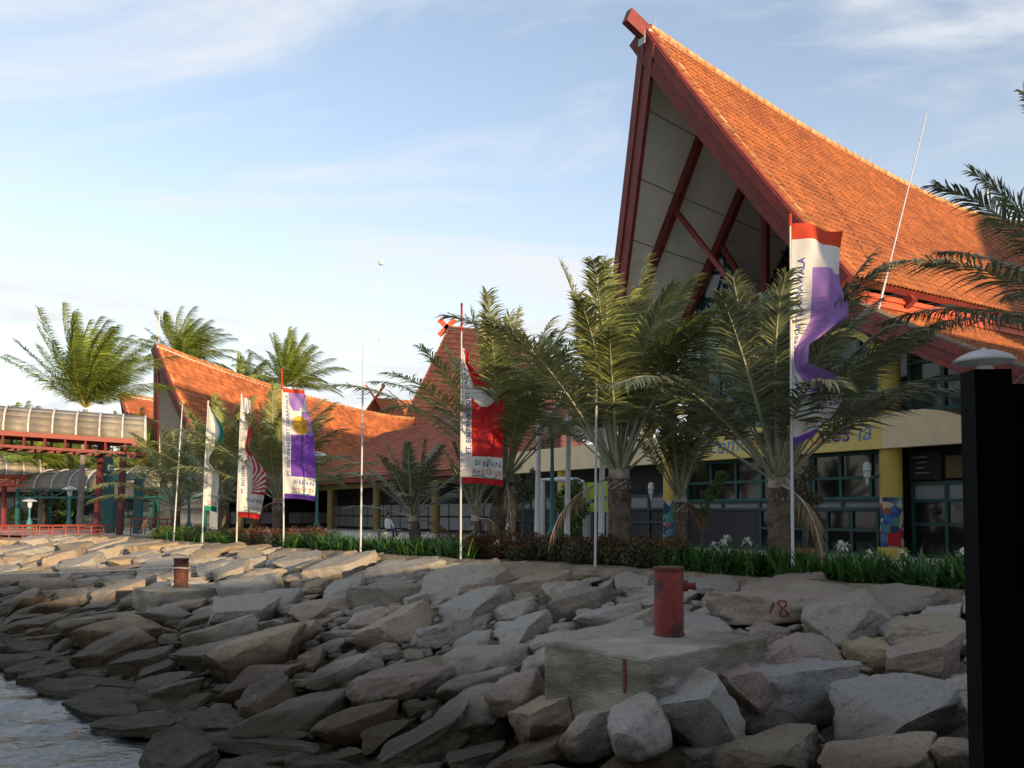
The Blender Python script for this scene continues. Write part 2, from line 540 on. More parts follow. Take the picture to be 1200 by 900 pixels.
# soil of the planting bed, a low mound along the top of the rocks
V, Fq = [], []
ts = np.linspace(-14, T_END, 180); ss = np.linspace(-2.6, .9, 12)
for t in ts:
    for s in ss:
        z = .05 + .05 * noise.noise((t * .8, s * 1.3, 3)) + .03 * noise.noise((t * 3, s * 3, 8))
        if s < -2.3: z = -.03
        if s > .35: z += slope_z(s) - .10
        p = shore(t, s, z); V.append(p[:])
n = len(ss)
for i in range(len(ts) - 1):
    for j in range(n - 1):
        Fq.append((i * n + j, i * n + j + 1, (i + 1) * n + j + 1, (i + 1) * n + j))
tag(mesh_np('planting_bed', V, Fq, M['sand'], smooth=True), kind='structure')

# rock slope: rubble bed under the boulders
V, Fq = [], []
ts = np.linspace(-16, T_END + 8, 190); ss = np.linspace(.3, 15, 56)
for t in ts:
    for s in ss:
        z = slope_z(s) - .14 + .10 * noise.noise((t * 1.1, s * 1.1, 0)) + .06 * noise.noise((t * 3.1, s * 3.1, 4))
        V.append(shore(t, s, z)[:])
n = len(ss)
for i in range(len(ts) - 1):
    for j in range(n - 1):
        Fq.append((i * n + j, i * n + j + 1, (i + 1) * n + j + 1, (i + 1) * n + j))
slope = mesh_np('rock_slope', V, Fq, M['rubble'], smooth=True)
tag(slope, kind='structure')
# bank that carries on under the footbridge
V, Fq = [], []
bd = Vector((-.91, .41, 0)); bn = Vector((-.41, -.91, 0))
for i in range(40):
    for j in range(16):
        t = i * 2.6 - 6; s = j * 1.0
        z = -.15 - .24 * s + .14 * noise.noise((t * .8, s * .8, 9)) + .08 * noise.noise((t * 2.3, s * 2.3, 2))
        V.append((corner + bd * t + bn * s + Vector((0, 0, z)))[:])
for i in range(39):
    for j in range(15):
        Fq.append((i * 16 + j, i * 16 + j + 1, (i + 1) * 16 + j + 1, (i + 1) * 16 + j))
bank = tag(mesh_np('bank', V, Fq, M['rubble'], smooth=True), kind='structure')

# water: fine waves near the rocks, a flat sheet beyond
def wave(x, y):
    return 1.9 * (.050 * noise.noise((x * .9 + y * .4, y * .8 - x * .2, 1)) + .030 * noise.noise((x * 2.3, y * 1.9, 5)) + .016 * noise.noise((x * 5, y * 5, 7)))
V, Fq = [], []
xs = np.linspace(-26, 10, 190); ys = np.linspace(-4, 40, 230)
for x in xs:
    for y in ys:
        V.append((x, y, WATER_Z + wave(x, y)))
for i in range(len(xs) - 1):
    for j in range(len(ys) - 1):
        a = i * len(ys) + j
        Fq.append((a, a + len(ys), a + len(ys) + 1, a + 1))
wm = mat('sea_water', (.030, .034, .036), .12, .3, 2, col2=(.06, .06, .058), spec=.5, bump=.7, bscale=6)
b0 = len(V)
X0, X1, Y0, Y1, BG = -26, 10, -4, 40, 1500
ring = [(X0, Y0), (X1, Y0), (X1, Y1), (X0, Y1)]
out = [(-BG, -BG), (BG, -BG), (BG, BG), (-BG, BG)]
V += [(x, y, WATER_Z - .03) for x, y in ring] + [(x, y, WATER_Z - .03) for x, y in out]
for i in range(4):
    j = (i + 1) % 4
    Fq.append((b0 + i, b0 + 4 + i, b0 + 4 + j, b0 + j))
tag(mesh_np('water', V, Fq, wm, smooth=True), kind='structure')

# ------------------------------------------------------------------ boulders
def rock_proto(seed, sub=4, flat=.55, cuts=10, rough=.055):
    r = random.Random(seed)
    bm = bmesh.new(); bmesh.ops.create_icosphere(bm, subdivisions=sub, radius=1.0)
    planes = [((r.gauss(0, .12), r.gauss(0, .12), 1), flat), ((r.gauss(0, .1), r.gauss(0, .1), -1), flat)]
    for _ in range(cuts):
        v = Vector((r.gauss(0, 1), r.gauss(0, 1), r.gauss(0, .45))).normalized()
        planes.append((v, r.uniform(.50, .86)))
    planes = [(Vector(a).normalized(), d) for a, d in planes]
    off = Vector((r.uniform(-50, 50), r.uniform(-50, 50), r.uniform(-50, 50)))
    for v in bm.verts:
        p = v.co.copy()
        for _ in range(2):
            for nn, d in planes:
                k = p.dot(nn) - d
                if k > 0: p -= nn * k * .94
        q = p * 1.6 + off
        p *= 1 + rough * 1.6 * noise.noise(q) + rough * 1.0 * noise.noise(q * 2.7) - rough * .9 * max(0, .16 - abs(noise.noise(q * 2.1 + Vector((7, 3, 1))))) * 4 + rough * .55 * noise.fractal(q * 5, .8, 2.1, 4)
        v.co = p
    bm.normal_update()
    e = [max(abs(v.co[i]) for v in bm.verts) for i in range(3)]
    for v in bm.verts: v.co = Vector([v.co[i] / e[i] for i in range(3)])
    me = bpy.data.meshes.new('boulder')
    bm.to_mesh(me); bm.free()
    me.polygons.foreach_set('use_smooth', [True] * len(me.polygons))
    return me

PROTO = [rock_proto(100 + i, 5 if i < 12 else 4, random.uniform(.45, .62), random.randint(8, 13), random.uniform(.045, .075)) for i in range(18)]
for m_ in PROTO: m_.materials.append(M['rock'])
PROTO_LO = [rock_proto(300 + i, 2, .5, 7, .05) for i in range(8)]

slope_n = Vector((NS.x * .19, NS.y * .19, 1)).normalized()
UP_YAW = math.atan2(-NS.y, -NS.x)              # direction up the slope

def rock_matrix(p, a, b, c, yaw, tilt, roll):
    q = Vector((0, 0, 1)).rotation_difference(slope_n).to_matrix()
    R = q @ Matrix.Rotation(yaw, 3, 'Z') @ Matrix.Rotation(tilt, 3, 'Y') @ Matrix.Rotation(roll, 3, 'X')
    return Matrix.Translation(p) @ R.to_4x4() @ Matrix.Diagonal((a, b, c, 1))

ROCKS = []      # (centre, a, b, c, yaw, tilt, roll, proto or None)
OCC = []
def circles(p, a, b, yaw):
    d = Vector((math.cos(yaw), math.sin(yaw), 0)); e = max(a - b, 0)
    return [(p.x + d.x * e * k, p.y + d.y * e * k, b) for k in (-1, -.33, .33, 1)]
GRID = {}
def occupy(cs):
    for c in cs:
        GRID.setdefault((int(c[0] // 2), int(c[1] // 2)), []).append(c)
def free(cs, f):
    for x, y, r in cs:
        gx, gy = int(x // 2), int(y // 2)
        for i in (-1, 0, 1):
            for j in (-1, 0, 1):
                for X, Y, R in GRID.get((gx + i, gy + j), ()):
                    if (x - X) ** 2 + (y - Y) ** 2 < ((r + R) * f) ** 2: return False
    return True

# mooring blocks occupy their place first
BLOCKS = []
def block_foot(c, la, lb):
    for i in np.linspace(-.5, .5, 5):
        for j in np.linspace(-.5, .5, 6):
            q = c + DT * (i * la) + NS * (j * lb)
            occupy([(q.x, q.y, .22)])

# near boulders, placed one by one (pixel centre on the slope, width and height as seen, turn from up-slope)
hero = [(938, 818, 200, 132, -14, .62), (1052, 838, 176, 104, -38, .80), (1080, 778, 122, 84, -30, .62), (906, 712, 160, 66, -42, .72),
        (985, 728, 165, 92, 6, .60), (1098, 742, 120, 62, -36, .6), (872, 802, 56, 66, 20, .8), (822, 838, 112, 96, 10, .8),
        (905, 880, 150, 78, -20, .7), (1026, 892, 170, 70, -30, .65), (1118, 884, 76, 70, -20, .8), (736, 852, 84, 62, -5, .75),
        (1052, 702, 130, 44, -42, .65), (972, 696, 104, 44, -36, .65), (920, 684, 96, 36, -40, .7), (716, 722, 92, 42, -10, .55),
        (676, 706, 118, 52, 2, .5), (460, 740, 128, 58, 4, .5), (538, 738, 112, 48, 0, .5), (615, 738, 96, 50, 8, .5),
        (566, 696, 84, 44, -4, .55), (630, 684, 88, 38, 0, .55), (566, 775, 130, 60, 0, .6), (480, 800, 150, 66, 2, .6),
        (560, 840, 160, 74, 0, .6), (660, 830, 110, 60, -10, .65), (640, 880, 150, 70, -6, .6), (500, 870, 150, 70, 4, .55),
        (760, 890, 150, 60, -14, .6), (406, 790, 120, 56, 4, .55), (1126, 808, 40, 56, 10, .9), (852, 768, 44, 40, 0, .9),
        (350, 840, 150, 64, 6, .5), (420, 850, 110, 60, 0, .5), (300, 800, 120, 50, 8, .5), (250, 770, 110, 46, 6, .5),
        (840, 880, 90, 60, 0, .8)]
# stones heaped against the mooring block: pixel centre, distance, width and height as seen
heap = [(640, 846, 10.35, 96, 66, 10), (700, 856, 9.75, 90, 70, -20), (752, 852, 9.25, 84, 72, 30), (815, 836, 9.55, 118, 92, 12), (872, 806, 10.2, 72, 72, 25), (910, 776, 10.9, 60, 52, 0), (604, 812, 11.2, 70, 52, 0), (668, 812, 10.55, 34, 26, 0), (780, 806, 9.6, 40, 40, 0)]
block_foot(shore(t_of((1.72, 10.72)), s_of((1.72, 10.72))), 1.75, 2.5)
block_foot(at(207, 690, 23.5), 1.75, 2.3)
for i, (px, py, w, h, dy, ratio) in enumerate(hero):
    p = on_slope(px, py, .12)
    k = p.y / F_PX
    yaw = UP_YAW + RAD(dy)
    # width seen across the view and depth along the slope set the two plan axes
    a = .5 * w * k * 1.06; b = a * ratio; c = max(.5 * h * k * .62, .15)
    if abs(dy) < 12: a *= 1.08
    p.z = slope_z(s_of(p)) + c * .42
    ROCKS.append((p, a, b, c, yaw, RAD(random.uniform(-8, 8)), RAD(random.uniform(-10, 10)), i % len(PROTO)))
    occupy(circles(p, a * .86, b * .86, yaw))
for i, (px, py, Y, w, h, dy) in enumerate(heap):
    p = at(px, py, Y); k = p.y / F_PX; yaw = UP_YAW + RAD(dy)
    a = .5 * w * k * 1.1; b = a * .85; c = .5 * h * k * .80
    ROCKS.append((p, a, b, c, yaw, RAD(random.uniform(-10, 10)), RAD(random.uniform(-10, 10)), (i * 5 + 2) % len(PROTO)))
    occupy(circles(p, a * .8, b * .8, yaw))
# the rest packed from large to small
def pack(tries, a0, a1, f, smin=.45, smax=12.6):
    for _ in range(tries):
        t = random.uniform(-11, T_END + 3); s = random.uniform(smin, smax)
        a = random.uniform(a0, a1); asp = random.uniform(.48, .78); b = a * asp
        yaw = UP_YAW + random.gauss(-.05, .62)
        p = shore(t, s)
        if p.y < 4: continue
        cs = circles(p, a, b, yaw)
        if not free(cs, f): continue
        occupy(cs)
        c = b * random.uniform(.42, .66) * (.55 + .45 * min(1, max(0, (s - .6) / 2.6)))
        if s < 1.6: c = min(c, .27)
        p.z = slope_z(s) + c * random.uniform(.2, .5)
        ROCKS.append((p, a * 1.1, b * 1.1, c, yaw, RAD(random.gauss(0, 6)), RAD(random.gauss(0, 7)), None))
pack(260, .90, 1.15, .90, 1.0, 8.6)
pack(6000, .58, .92, .86, .7, 9.0)
pack(9000, .38, .58, .86, .25, 9.2)
pack(14000, .22, .38, .85, .1, 9.6)
pack(16000, .12, .22, .84, .0, 10)
pack(16000, .07, .12, .82, -.1, 10)

def seen(p):
    if p.y < 3: return 0
    px = 600 + F_PX * p.x / p.y; py = HORIZON - F_PX * (p.z - CAM_Z) / p.y
    return -60 < px < 1215 and py < 985
cand = [(R[1] * R[2] / R[0].y ** 2, i) for i, R in enumerate(ROCKS) if seen(R[0])]
cand.sort(reverse=True)
own = set(i for _, i in cand[:297]) | set(range(len(hero) + len(heap)))
BOULDERS = {}
LOV = [np.array([v.co[:] for v in m_.vertices]) for m_ in PROTO_LO]
LOF = [np.array([tuple(p.vertices) for p in m_.polygons]) for m_ in PROTO_LO]
rv, rf, rn = [], [], 0
def add_low(k, mtx):
    global rn
    mt = np.array(mtx)
    rv.append(LOV[k] @ mt[:3, :3].T + mt[:3, 3]); rf.append(LOF[k] + rn); rn += len(LOV[k])
for i, (p, a, b, c, yaw, ti, ro, pr) in enumerate(ROCKS):
    if i in own:
        me = PROTO[pr if pr is not None else random.randrange(len(PROTO))]
        o = bpy.data.objects.new('boulder', me); COL.objects.link(o); o.parent = slope
        o.matrix_world = rock_matrix(p, a, b, c, yaw, ti, ro)
        BOULDERS[i] = o
    elif p.y > 3 and (seen(p) or a > .3):
        add_low(i % 8, rock_matrix(p, a, b, c, yaw, ti, ro))
# stones on the bank under the footbridge
for k in range(170):
    q = corner + bd * random.uniform(-5, 60) + bn * random.uniform(0, 9)
    s_ = (q - corner).dot(bn)
    a = random.uniform(.35, .9)
    q.z = -.1 - .24 * s_
    add_low(k % 8, rock_matrix(q, a, a * .65, a * .4, UP_YAW + random.gauss(0, .5), RAD(random.gauss(0, 8)), 0))
rf = np.concatenate(rf)
o = mesh_fast('small_stones', np.concatenate(rv), np.zeros((0, 4), int), rf, [M['rubble']], slope, np.zeros(0), np.zeros(len(rf)), True)
o['kind'] = 'stuff'

# red number on the boulder behind the mooring block, brushed on as strokes
nb = BOULDERS[3]
nb['label'] = 'grey boulder with a red number 18 painted on its face'
bpy.context.view_layer.update()
mw = nb.matrix_world
bm = bmesh.new(); bm.from_mesh(nb.data); bm.transform(mw)
tree = BVHTree.FromBMesh(bm)
def stroke(pts):
    res = []
    for x, y in pts:
        o_ = Vector((0, 0, CAM_Z)); d_ = ray(x, y).normalized()
        h = tree.ray_cast(o_, d_)
        if h[0] is not None: res.append(h[0] - d_ * .006)
    return res
one = [(903.5 + .6 * math.sin(i), 720 - i * 1.8) for i in range(9)]
one = [(906.5 - (i * .55), 706 + i * 1.6) for i in range(9)]
eight = [(917 + 4.6 * math.sin(a) * (1 if a < math.pi * 2 else 1) , 0) for a in ()]
eight = []
for i in range(33):
    a = 2 * math.pi * i / 32
    eight.append((917.5 - 1.5 * math.cos(a) + 4.8 * math.sin(2 * a), 713 - 9 * math.cos(a)))
sm = MB()
for pts in (one, eight):
    r = stroke(pts)
    if len(r) > 3: sm.tube(r, .016, 5)
if sm.v:
    o = sm.build('painted_number', M['paint18'], None); o.parent = nb; o.matrix_parent_inverse = mw.inverted()
bm.free()

# toe slabs: worn flat slabs along the waterline
TOE = [rock_proto(500 + i, 4, .5, 9, .05) for i in range(6)]
for m_ in TOE: m_.materials.append(M['conc_dk'])
t = -5.0
k = 0
while t < 28:
    ln = random.uniform(1.0, 2.3)
    for row in range(2):
        s0 = 9.45 + row * .72 + random.uniform(-.12, .12)
        p = shore(t + ln / 2 + row * .6, s0); p.z = -1.80 - row * .05 + random.uniform(-.03, .03)
        o = bpy.data.objects.new('toe_slab', TOE[k % 6]); COL.objects.link(o); o.parent = slope; k += 1
        o.matrix_world = rock_matrix(p, ln * .62, random.uniform(.46, .62), random.uniform(.10, .16), math.atan2(DT.y, DT.x) + random.gauss(0, .22), RAD(random.gauss(0, 2)), RAD(9 + random.gauss(0, 3)))
    t += ln * .95

# ------------------------------------------------------------------ mooring blocks and bollards
def mooring(c, z_top, la, lb, hgt, bol, bol_h, bol_r, m_b, lab_block, lab_bol, lugs):
    def P(i, j, z):
        q = c + DT * (i * la / 2) - NS * (j * lb / 2)
        return Vector((q.x, q.y, z))
    base = Vector((c.x, c.y, z_top - hgt))
    me = bmesh.new()
    bmesh.ops.create_cube(me, size=2.0)
    bmesh.ops.subdivide_edges(me, edges=me.edges[:], cuts=31, use_grid_fill=True)
    for v in me.verts:
        x, y, z = v.co
        x, y, z = (math.copysign(1 - (1 - abs(k)) ** 1.0, k) for k in (x, y, z))
        ex = sorted((abs(x), abs(y), abs(z)))
        worn = .985 if ex[1] > .98 else 1.0
        q = P(x * worn, y * worn, z_top - hgt / 2 + z * hgt / 2 * (.99 if ex[1] > .98 and abs(z) > .98 else 1))
        q += Vector((noise.noise(q * 2.5), noise.noise(q * 2.5 + Vector((9, 0, 0))), noise.noise(q * 2.2 + Vector((0, 7, 0))))) * .014
        q += Vector((noise.noise(q * 11), noise.noise(q * 11 + Vector((9, 0, 0))), noise.noise(q * 11 + Vector((0, 7, 0))))) * (.012 if ex[1] > .9 else .004)
        v.co = q
    bmesh.ops.recalc_face_normals(me, faces=me.faces)
    d = bpy.data.meshes.new('mooring_block'); me.to_mesh(d); me.free()
    for v in d.vertices: v.co -= base
    o = link('mooring_block', d, M['conc_block'], None, False); o.location = base
    tag(o, lab_block, 'concrete block')
    b = root('mooring_bollard', (bol.x, bol.y, z_top), lab_bol, 'bollard')
    body = MB()
    body.lathe((bol.x, bol.y, z_top), [(bol_r * 1.06, 0), (bol_r * 1.06, .03), (bol_r, .035), (bol_r, bol_h - .06), (bol_r * .985, bol_h - .055), (bol_r * .985, bol_h - .04)], 28)
    body.build('post', m_b, b, True)
    cap = MB(); cap.lathe((bol.x, bol.y, z_top), [(bol_r * 1.07, bol_h - .045), (bol_r * 1.08, bol_h - .02), (bol_r * 1.04, bol_h)], 28)
    cap.build('cap', M['rust'], b, True)
    if lugs:
        ax = Vector((.97, -.1, 0)).normalized()
        lm = MB(); z = z_top + bol_h * .72
        lm.tube([Vector((bol.x, bol.y, z)) + ax * (bol_r * .2), Vector((bol.x, bol.y, z)) + ax * (bol_r + .14)], .042, 10)
        lm.tube([Vector((bol.x, bol.y, z)) + ax * (bol_r - .01), Vector((bol.x, bol.y, z)) + ax * (bol_r + .05)], .07, 10)
        lm.tube([Vector((bol.x, bol.y, z)) + ax * (bol_r + .125), Vector((bol.x, bol.y, z)) + ax * (bol_r + .15)], .05, 10)
        lm.build('rope_pin', m_b, b, True)
    return b

mooring(shore(t_of((1.78, 10.75)), s_of((1.78, 10.75))), -.25, 1.62, 2.35, 1.0, Vector((1.98, 11.1, 0)), .86, .185, M['red_rust'],
        'weathered concrete mooring block under the red bollard', 'rusty red steel bollard with a side pin on its concrete block', True)
pm_ = [at_z(745, 765, -.25)]
lf = shore(t_of((1.78, 10.75)), s_of((1.78, 10.75))) + NS * 1.19 - DT * .45
mb = MB(); mb.box((lf.x, lf.y, -.48), .035, .012, .36, DT, NS)
o = mb.build('red_paint_run', M['paint18'], None); blk = [x for x in bpy.data.objects if x.name.startswith('mooring_block')][0]
o.parent = blk; o.location = -blk.location
p2 = at(212, 688, 23.5)
mooring(Vector((p2.x + .15, p2.y + .1, 0)), p2.z, 1.7, 2.3, 1.1, p2, .77, .185, M['rust'],
        'mossy concrete mooring block under the brown bollard', 'rust brown steel bollard with a rope tied round it', False)
rp = []
pa = Vector((p2.x - .2, p2.y, p2.z + .52)); pb = Vector((-22.5, 24.0, p2.z + .46))
for i in range(25):
    f = i / 24; q = pa.lerp(pb, f); q.z -= .32 * 4 * f * (1 - f) * .6; rp.append(q)
rm = MB(); rm.tube(rp, .022, 6)
lp = [Vector((p2.x + .225 * math.cos(a), p2.y + .225 * math.sin(a), p2.z + .52 + .01 * math.sin(3 * a))) for a in np.linspace(0, 2 * math.pi, 20)]
rm.tube(lp, .022, 6)
tag(rm.build('mooring_rope', M['rope'], None, True), 'pale mooring rope stretched from the brown bollard over the water', 'rope')

# ================================================================== HALLS
D1 = Vector((-.54, .8417, 0)); D2 = Vector((.8417, .54, 0))

def tiles(name, S, nc, nr, amp, lip, m, parent, lift=.05):
    "overlapping pantiles laid on the surface S(a, b): a along the ridge, b from eave to ridge"
    i = np.arange(nc)[None, :, None]; r = np.arange(nr)[:, None, None]
    k = np.array([0, .32, .68, 1.0])[None, None, :]
    A = np.clip((i + k + 0 * r) / nc, 0, 1)
    B0 = (r + 0 * i + 0 * k) / nr - .10 / nr
    B1 = np.clip((r + 1.12 + 0 * i + 0 * k) / nr, 0, 1)
    jit = rng.normal(0, .018, (nr, nc, 1)) / nr
    B0 = B0 + jit
    prof = np.array([0, 1, 1, .15])[None, None, :] * amp + 0 * A
    def nrm(A, B):
        e = 1e-3
        d1 = S(np.minimum(A + e, 1), B) - S(np.maximum(A - e, 0), B)
        d2 = S(A, B + e) - S(A, B - e)
        n_ = np.cross(d1, d2)
        n_ /= np.linalg.norm(n_, axis=-1, keepdims=True)
        n_ *= np.sign(n_[..., 2:3])
        return n_
    Nn = nrm(A, np.clip(B0, .001, .999))
    P0 = S(A, B0) + Nn * (prof + lip + lift)[..., None]
    P1 = S(A, B1) + Nn * (prof * .9 + lift * .55)[..., None]
    P2 = S(A, B0) + Nn * (prof * 1 + lift - .02)[..., None]
    V = np.stack([P0, P1, P2], axis=2).reshape(-1, 3)        # per tile: 12 verts
    nt_ = nr * nc
    base = np.arange(nt_)[:, None, None] * 12
    q = []
    for j in range(3):
        q.append([j, j + 1, 4 + j + 1, 4 + j])
        q.append([8 + j, 8 + j + 1, j + 1, j])
    Fq = (base + np.array(q)[None]).reshape(-1, 4)
    o = mesh_np(name, V, Fq, m, parent, True)
    try: o.data.set_sharp_from_angle(angle=RAD(35))
    except Exception: pass
    o['kind'] = 'stuff'
    return o

def saddle_hall(rt, R, w, ez, over, ridge, L, tw, th, tm, d1=D1, d2=D2, sag=.25, caps='parts', trim=None, bw=.72, soff=True, cap_step=.42, back_over=0):
    trim = trim or M['trim']
    R = np.array([R[0], R[1], 0.0]); a1 = np.array(d1[:]); a2 = np.array(d2[:]); Z = np.array([0, 0, 1.0])
    def pt(u, v, z): return Vector(R + a2 * u + a1 * v + Z * z)
    u0 = -over
    def surf(side):
        def S(A, B):
            A = np.asarray(A, float); B = np.asarray(B, float)
            ue = A * L; ur = u0 + A * (L + back_over - u0)
            zr = ridge(ur)
            u = ue * (1 - B) + ur * B
            v = (0 if side == 0 else w) * (1 - B) + (w / 2) * B
            z = ez * (1 - B) + zr * B - sag * 4 * B * (1 - B)
            return R + u[..., None] * a2 + np.asarray(v)[..., None] * a1 + z[..., None] * Z
        return S
    for side in (0, 1):
        S = surf(side)
        slope_len = math.hypot(w / 2, float(ridge(np.array(L / 2))) - ez)
        # roof deck with thickness: red underside edge, pale soffit below
        na, nb_ = 24, 8
        A, B = np.meshgrid(np.linspace(0, 1, na + 1), np.linspace(0, 1, nb_ + 1), indexing='ij')
        top = S(A, B)
        nv = np.cross(S(np.minimum(A + .01, 1), B) - S(np.maximum(A - .01, 0), B), S(A, B + .01) - S(A, B - .01))
        nv /= np.linalg.norm(nv, axis=-1, keepdims=True); nv *= np.sign(nv[..., 2:3])
        low = top - nv * .22
        V = np.concatenate([top.reshape(-1, 3), low.reshape(-1, 3)]); n0 = (na + 1) * (nb_ + 1)
        Fq, mi = [], []
        for i in range(na):
            for j in range(nb_):
                a = i * (nb_ + 1) + j
                q = (a, a + nb_ + 1, a + nb_ + 2, a + 1)
                Fq.append(q); mi.append(0)
                Fq.append(tuple(x + n0 for x in q[::-1])); mi.append(1)
        for i in range(na):
            a = i * (nb_ + 1); b = a + nb_ + 1
            Fq.append((a, a + n0, b + n0, b)); mi.append(0)
        for j in range(nb_):
            Fq.append((j, j + 1, j + 1 + n0, j + n0)); mi.append(0)
            a = na * (nb_ + 1) + j
            Fq.append((a, a + n0, a + 1 + n0, a + 1)); mi.append(0)
        deck = mesh_np('roof', V, Fq, [trim, M['soffit'] if soff else trim], rt, False, mi)
        tiles('roof_tiles', S, int(L / tw), int(slope_len / th), .05, .02, tm, deck)
        # bargeboard along the gable edge
        mb = MB()
        out = -Vector(d2) * .16
        pts = [Vector(S(np.array(0.0), np.array(b))) for b in np.linspace(0, 1 if side == 0 else .965, 9)]
        for i in range(8):
            p, q = pts[i], pts[i + 1]
            t_ = (q - p).normalized(); dn = t_.cross(Vector(d2)); dn = dn if dn.z < 0 else -dn; dn.normalize()
            p0, q0 = p - dn * .06, q - dn * .06
            mb.hexa([p0 + dn * bw, q0 + dn * bw, q0 + dn * bw + out, p0 + dn * bw + out, p0, q0, q0 + out, p0 + out])
        mb.build('bargeboard', trim, rt)
        mb = MB()
        for i in range(8):       # raised fillet along the board's upper third
            p, q = pts[i], pts[i + 1]
            t_ = (q - p).normalized(); dn = t_.cross(Vector(d2)); dn = dn if dn.z < 0 else -dn; dn.normalize()
            o2 = out * 1.0; o3 = out * 1.35
            mb.hexa([p + dn * .30 + o2, q + dn * .30 + o2, q + dn * .30 + o3, p + dn * .30 + o3, p - dn * .02 + o2, q - dn * .02 + o2, q - dn * .02 + o3, p - dn * .02 + o3])
        mb.build('bargeboard_moulding', trim, rt)
        # verge tiles on the gable edge
        vm = MB(); NV = int(slope_len / .3)
        for i in range(NV):
            b0_, b1_ = i / NV, (i + .92) / NV
            p = Vector(S(np.array(0.006), np.array(b0_))); q = Vector(S(np.array(0.006), np.array(b1_)))
            nn = Vector((0, 0, .10)); vm.tube([p + nn, q + nn * .8], [.105, .09], 6)
        vo = vm.build('verge_tiles', M['ridge'], deck, True); vo['kind'] = 'stuff'
    # ridge tiles
    us = np.arange(u0 + .15, L + back_over, cap_step)
    if caps == 'parts':
        me = None
        for u in us:
            p = pt(u, w / 2, float(ridge(np.array(u))) + .06); q = pt(u + cap_step * 1.04, w / 2, float(ridge(np.array(u + cap_step * 1.04))) + .05)
            if me is None:
                mb = MB(); mb.tube([(0, 0, 0), (cap_step * .75, 0, 0), (cap_step * .8, 0, 0), (cap_step * 1.04, 0, 0)], [.15, .14, .17, .165], 10)
                tmp = mb.build('ridge_tile', M['ridge'], None, True); tmp.parent = rt; me = tmp.data
                o = tmp
            else:
                o = bpy.data.objects.new('ridge_tile', me); COL.objects.link(o); o.parent = rt
            o.location = p - ORG[rt]
            o.rotation_euler = (q - p).to_track_quat('X', 'Z').to_euler()
    else:
        mb = MB()
        for u in us:
            p = pt(u, w / 2, float(ridge(np.array(u))) + .06); q = pt(u + cap_step * 1.0, w / 2, float(ridge(np.array(u + cap_step))) + .05)
            mb.tube([p, p.lerp(q, .8), q], [.16, .15, .20], 8)
        o = mb.build('ridge_tiles', M['ridge'], rt, True); o['kind'] = 'stuff'
    return pt, surf

# ------------------------------------------------------------------ main hall
RX = at(1000, 325, 25.0)
MR = (RX.x, RX.y)
EZ, W = RX.z, 11.15
apex = at(760, 32, 28.1)
AZ = apex.z
OVER = 2.91
def ridge_main(u):
    u = np.asarray(u, float)
    return (AZ - 2.70) + 2.70 * np.abs((16 - u) / 18.9) ** 1.6
hall = root('terminal_hall', (MR[0], MR[1], 0), 'tall ferry terminal hall with soaring gable, orange saddle roof and yellow front', 'building')
HL = 30.0
HP, HS = saddle_hall(hall, MR, W, EZ, OVER, ridge_main, HL, .195, .245, M['tile'], bw=.80)

def plane_hit(px, py, u):
    "where the view through a pixel meets the hall's cross plane u"
    d = ray(px, py); o = Vector((0, 0, CAM_Z)); R_ = Vector((MR[0], MR[1], 0)) + D2 * u
    k = (R_ - o).dot(D2) / d.dot(D2)
    return o + d * k
def vz(px, py, u):
    p = plane_hit(px, py, u)
    return (p - Vector((MR[0], MR[1], 0))).dot(D1), p.z

# projecting ridge beam at the apex
mb = MB()
a = HP(-OVER + .5, W / 2, AZ - .42); b = HP(-OVER - .80, W / 2, AZ + .16)
mb.beam(a, b, .26, .52)
mb.build('ridge_beam', M['trim'], hall)
mb = MB(); mb.box(HP(-OVER - .18, W / 2, AZ - .42), .02, .32, .42, D2, D1); mb.build('apex_plate', M['panel_w'], hall)
# rafters carried across the soffit, web members of the gable trusses
def soffit_pt(side, u, b, drop=.42):
    ze = EZ; zr = float(ridge_main(np.array(u)))
    v = (0 if side == 0 else W) * (1 - b) + W / 2 * b
    return HP(u, v, ze * (1 - b) + zr * b - .25 * 4 * b * (1 - b) - drop)
for u, wd in ((.35, .26), (3.0, .26)):
    for side in (0, 1):
        mb = MB()
        pts = [soffit_pt(side, u, b, .50) for b in np.linspace(.02, .985, 7)]
        for p, q in zip(pts, pts[1:]): mb.beam(p, q, wd, .34)
        mb.build('rafter', M['trim'], hall)
S1 = HS(1)
for k, bb in enumerate((.2, .4, .6, .8)):
    mb = MB(); pj = []
    for aa in np.linspace(.012, .30, 8):
        q = Vector(S1(np.array(aa), np.array(bb))); e1 = Vector(S1(np.array(aa + .01), np.array(bb))) - q; e2 = Vector(S1(np.array(aa), np.array(bb + .01))) - q
        nv_ = e1.cross(e2).normalized(); nv_ = nv_ if nv_.z > 0 else -nv_
        pj.append(q - nv_ * .226)
    for p, q in zip(pj, pj[1:]): mb.beam(p, q, .035, .02)
    mb.build('soffit_joint', M['panel'], hall)
def member(p0, p1, u, wd=.17, m=M['trim']):
    a = plane_hit(*p0, u); b = plane_hit(*p1, u)
    mb = MB(); mb.beam(a, b, wd, wd); mb.build('truss_brace', m, hall)
    return a, b
member((785, 238), (880, 360), .36, .16)
member((836, 272), (892, 362), 3.02, .16)
member((897, 215), (897, 345), 3.4, .24)
# gable glazing: pale panes low in the gable, dark recess above
UG = 3.3
def gpt(v, z, u): return HP(u, v, z)
zr3 = float(ridge_main(np.array(UG)))
gw = root('tmp', (0, 0, 0), 'x', 'x'); bpy.data.objects.remove(gw)
def roof_under(v, u):
    b = v / (W / 2) if v < W / 2 else (W - v) / (W / 2)
    return EZ * (1 - b) + float(ridge_main(np.array(u))) * b - .25 * 4 * b * (1 - b) - .45
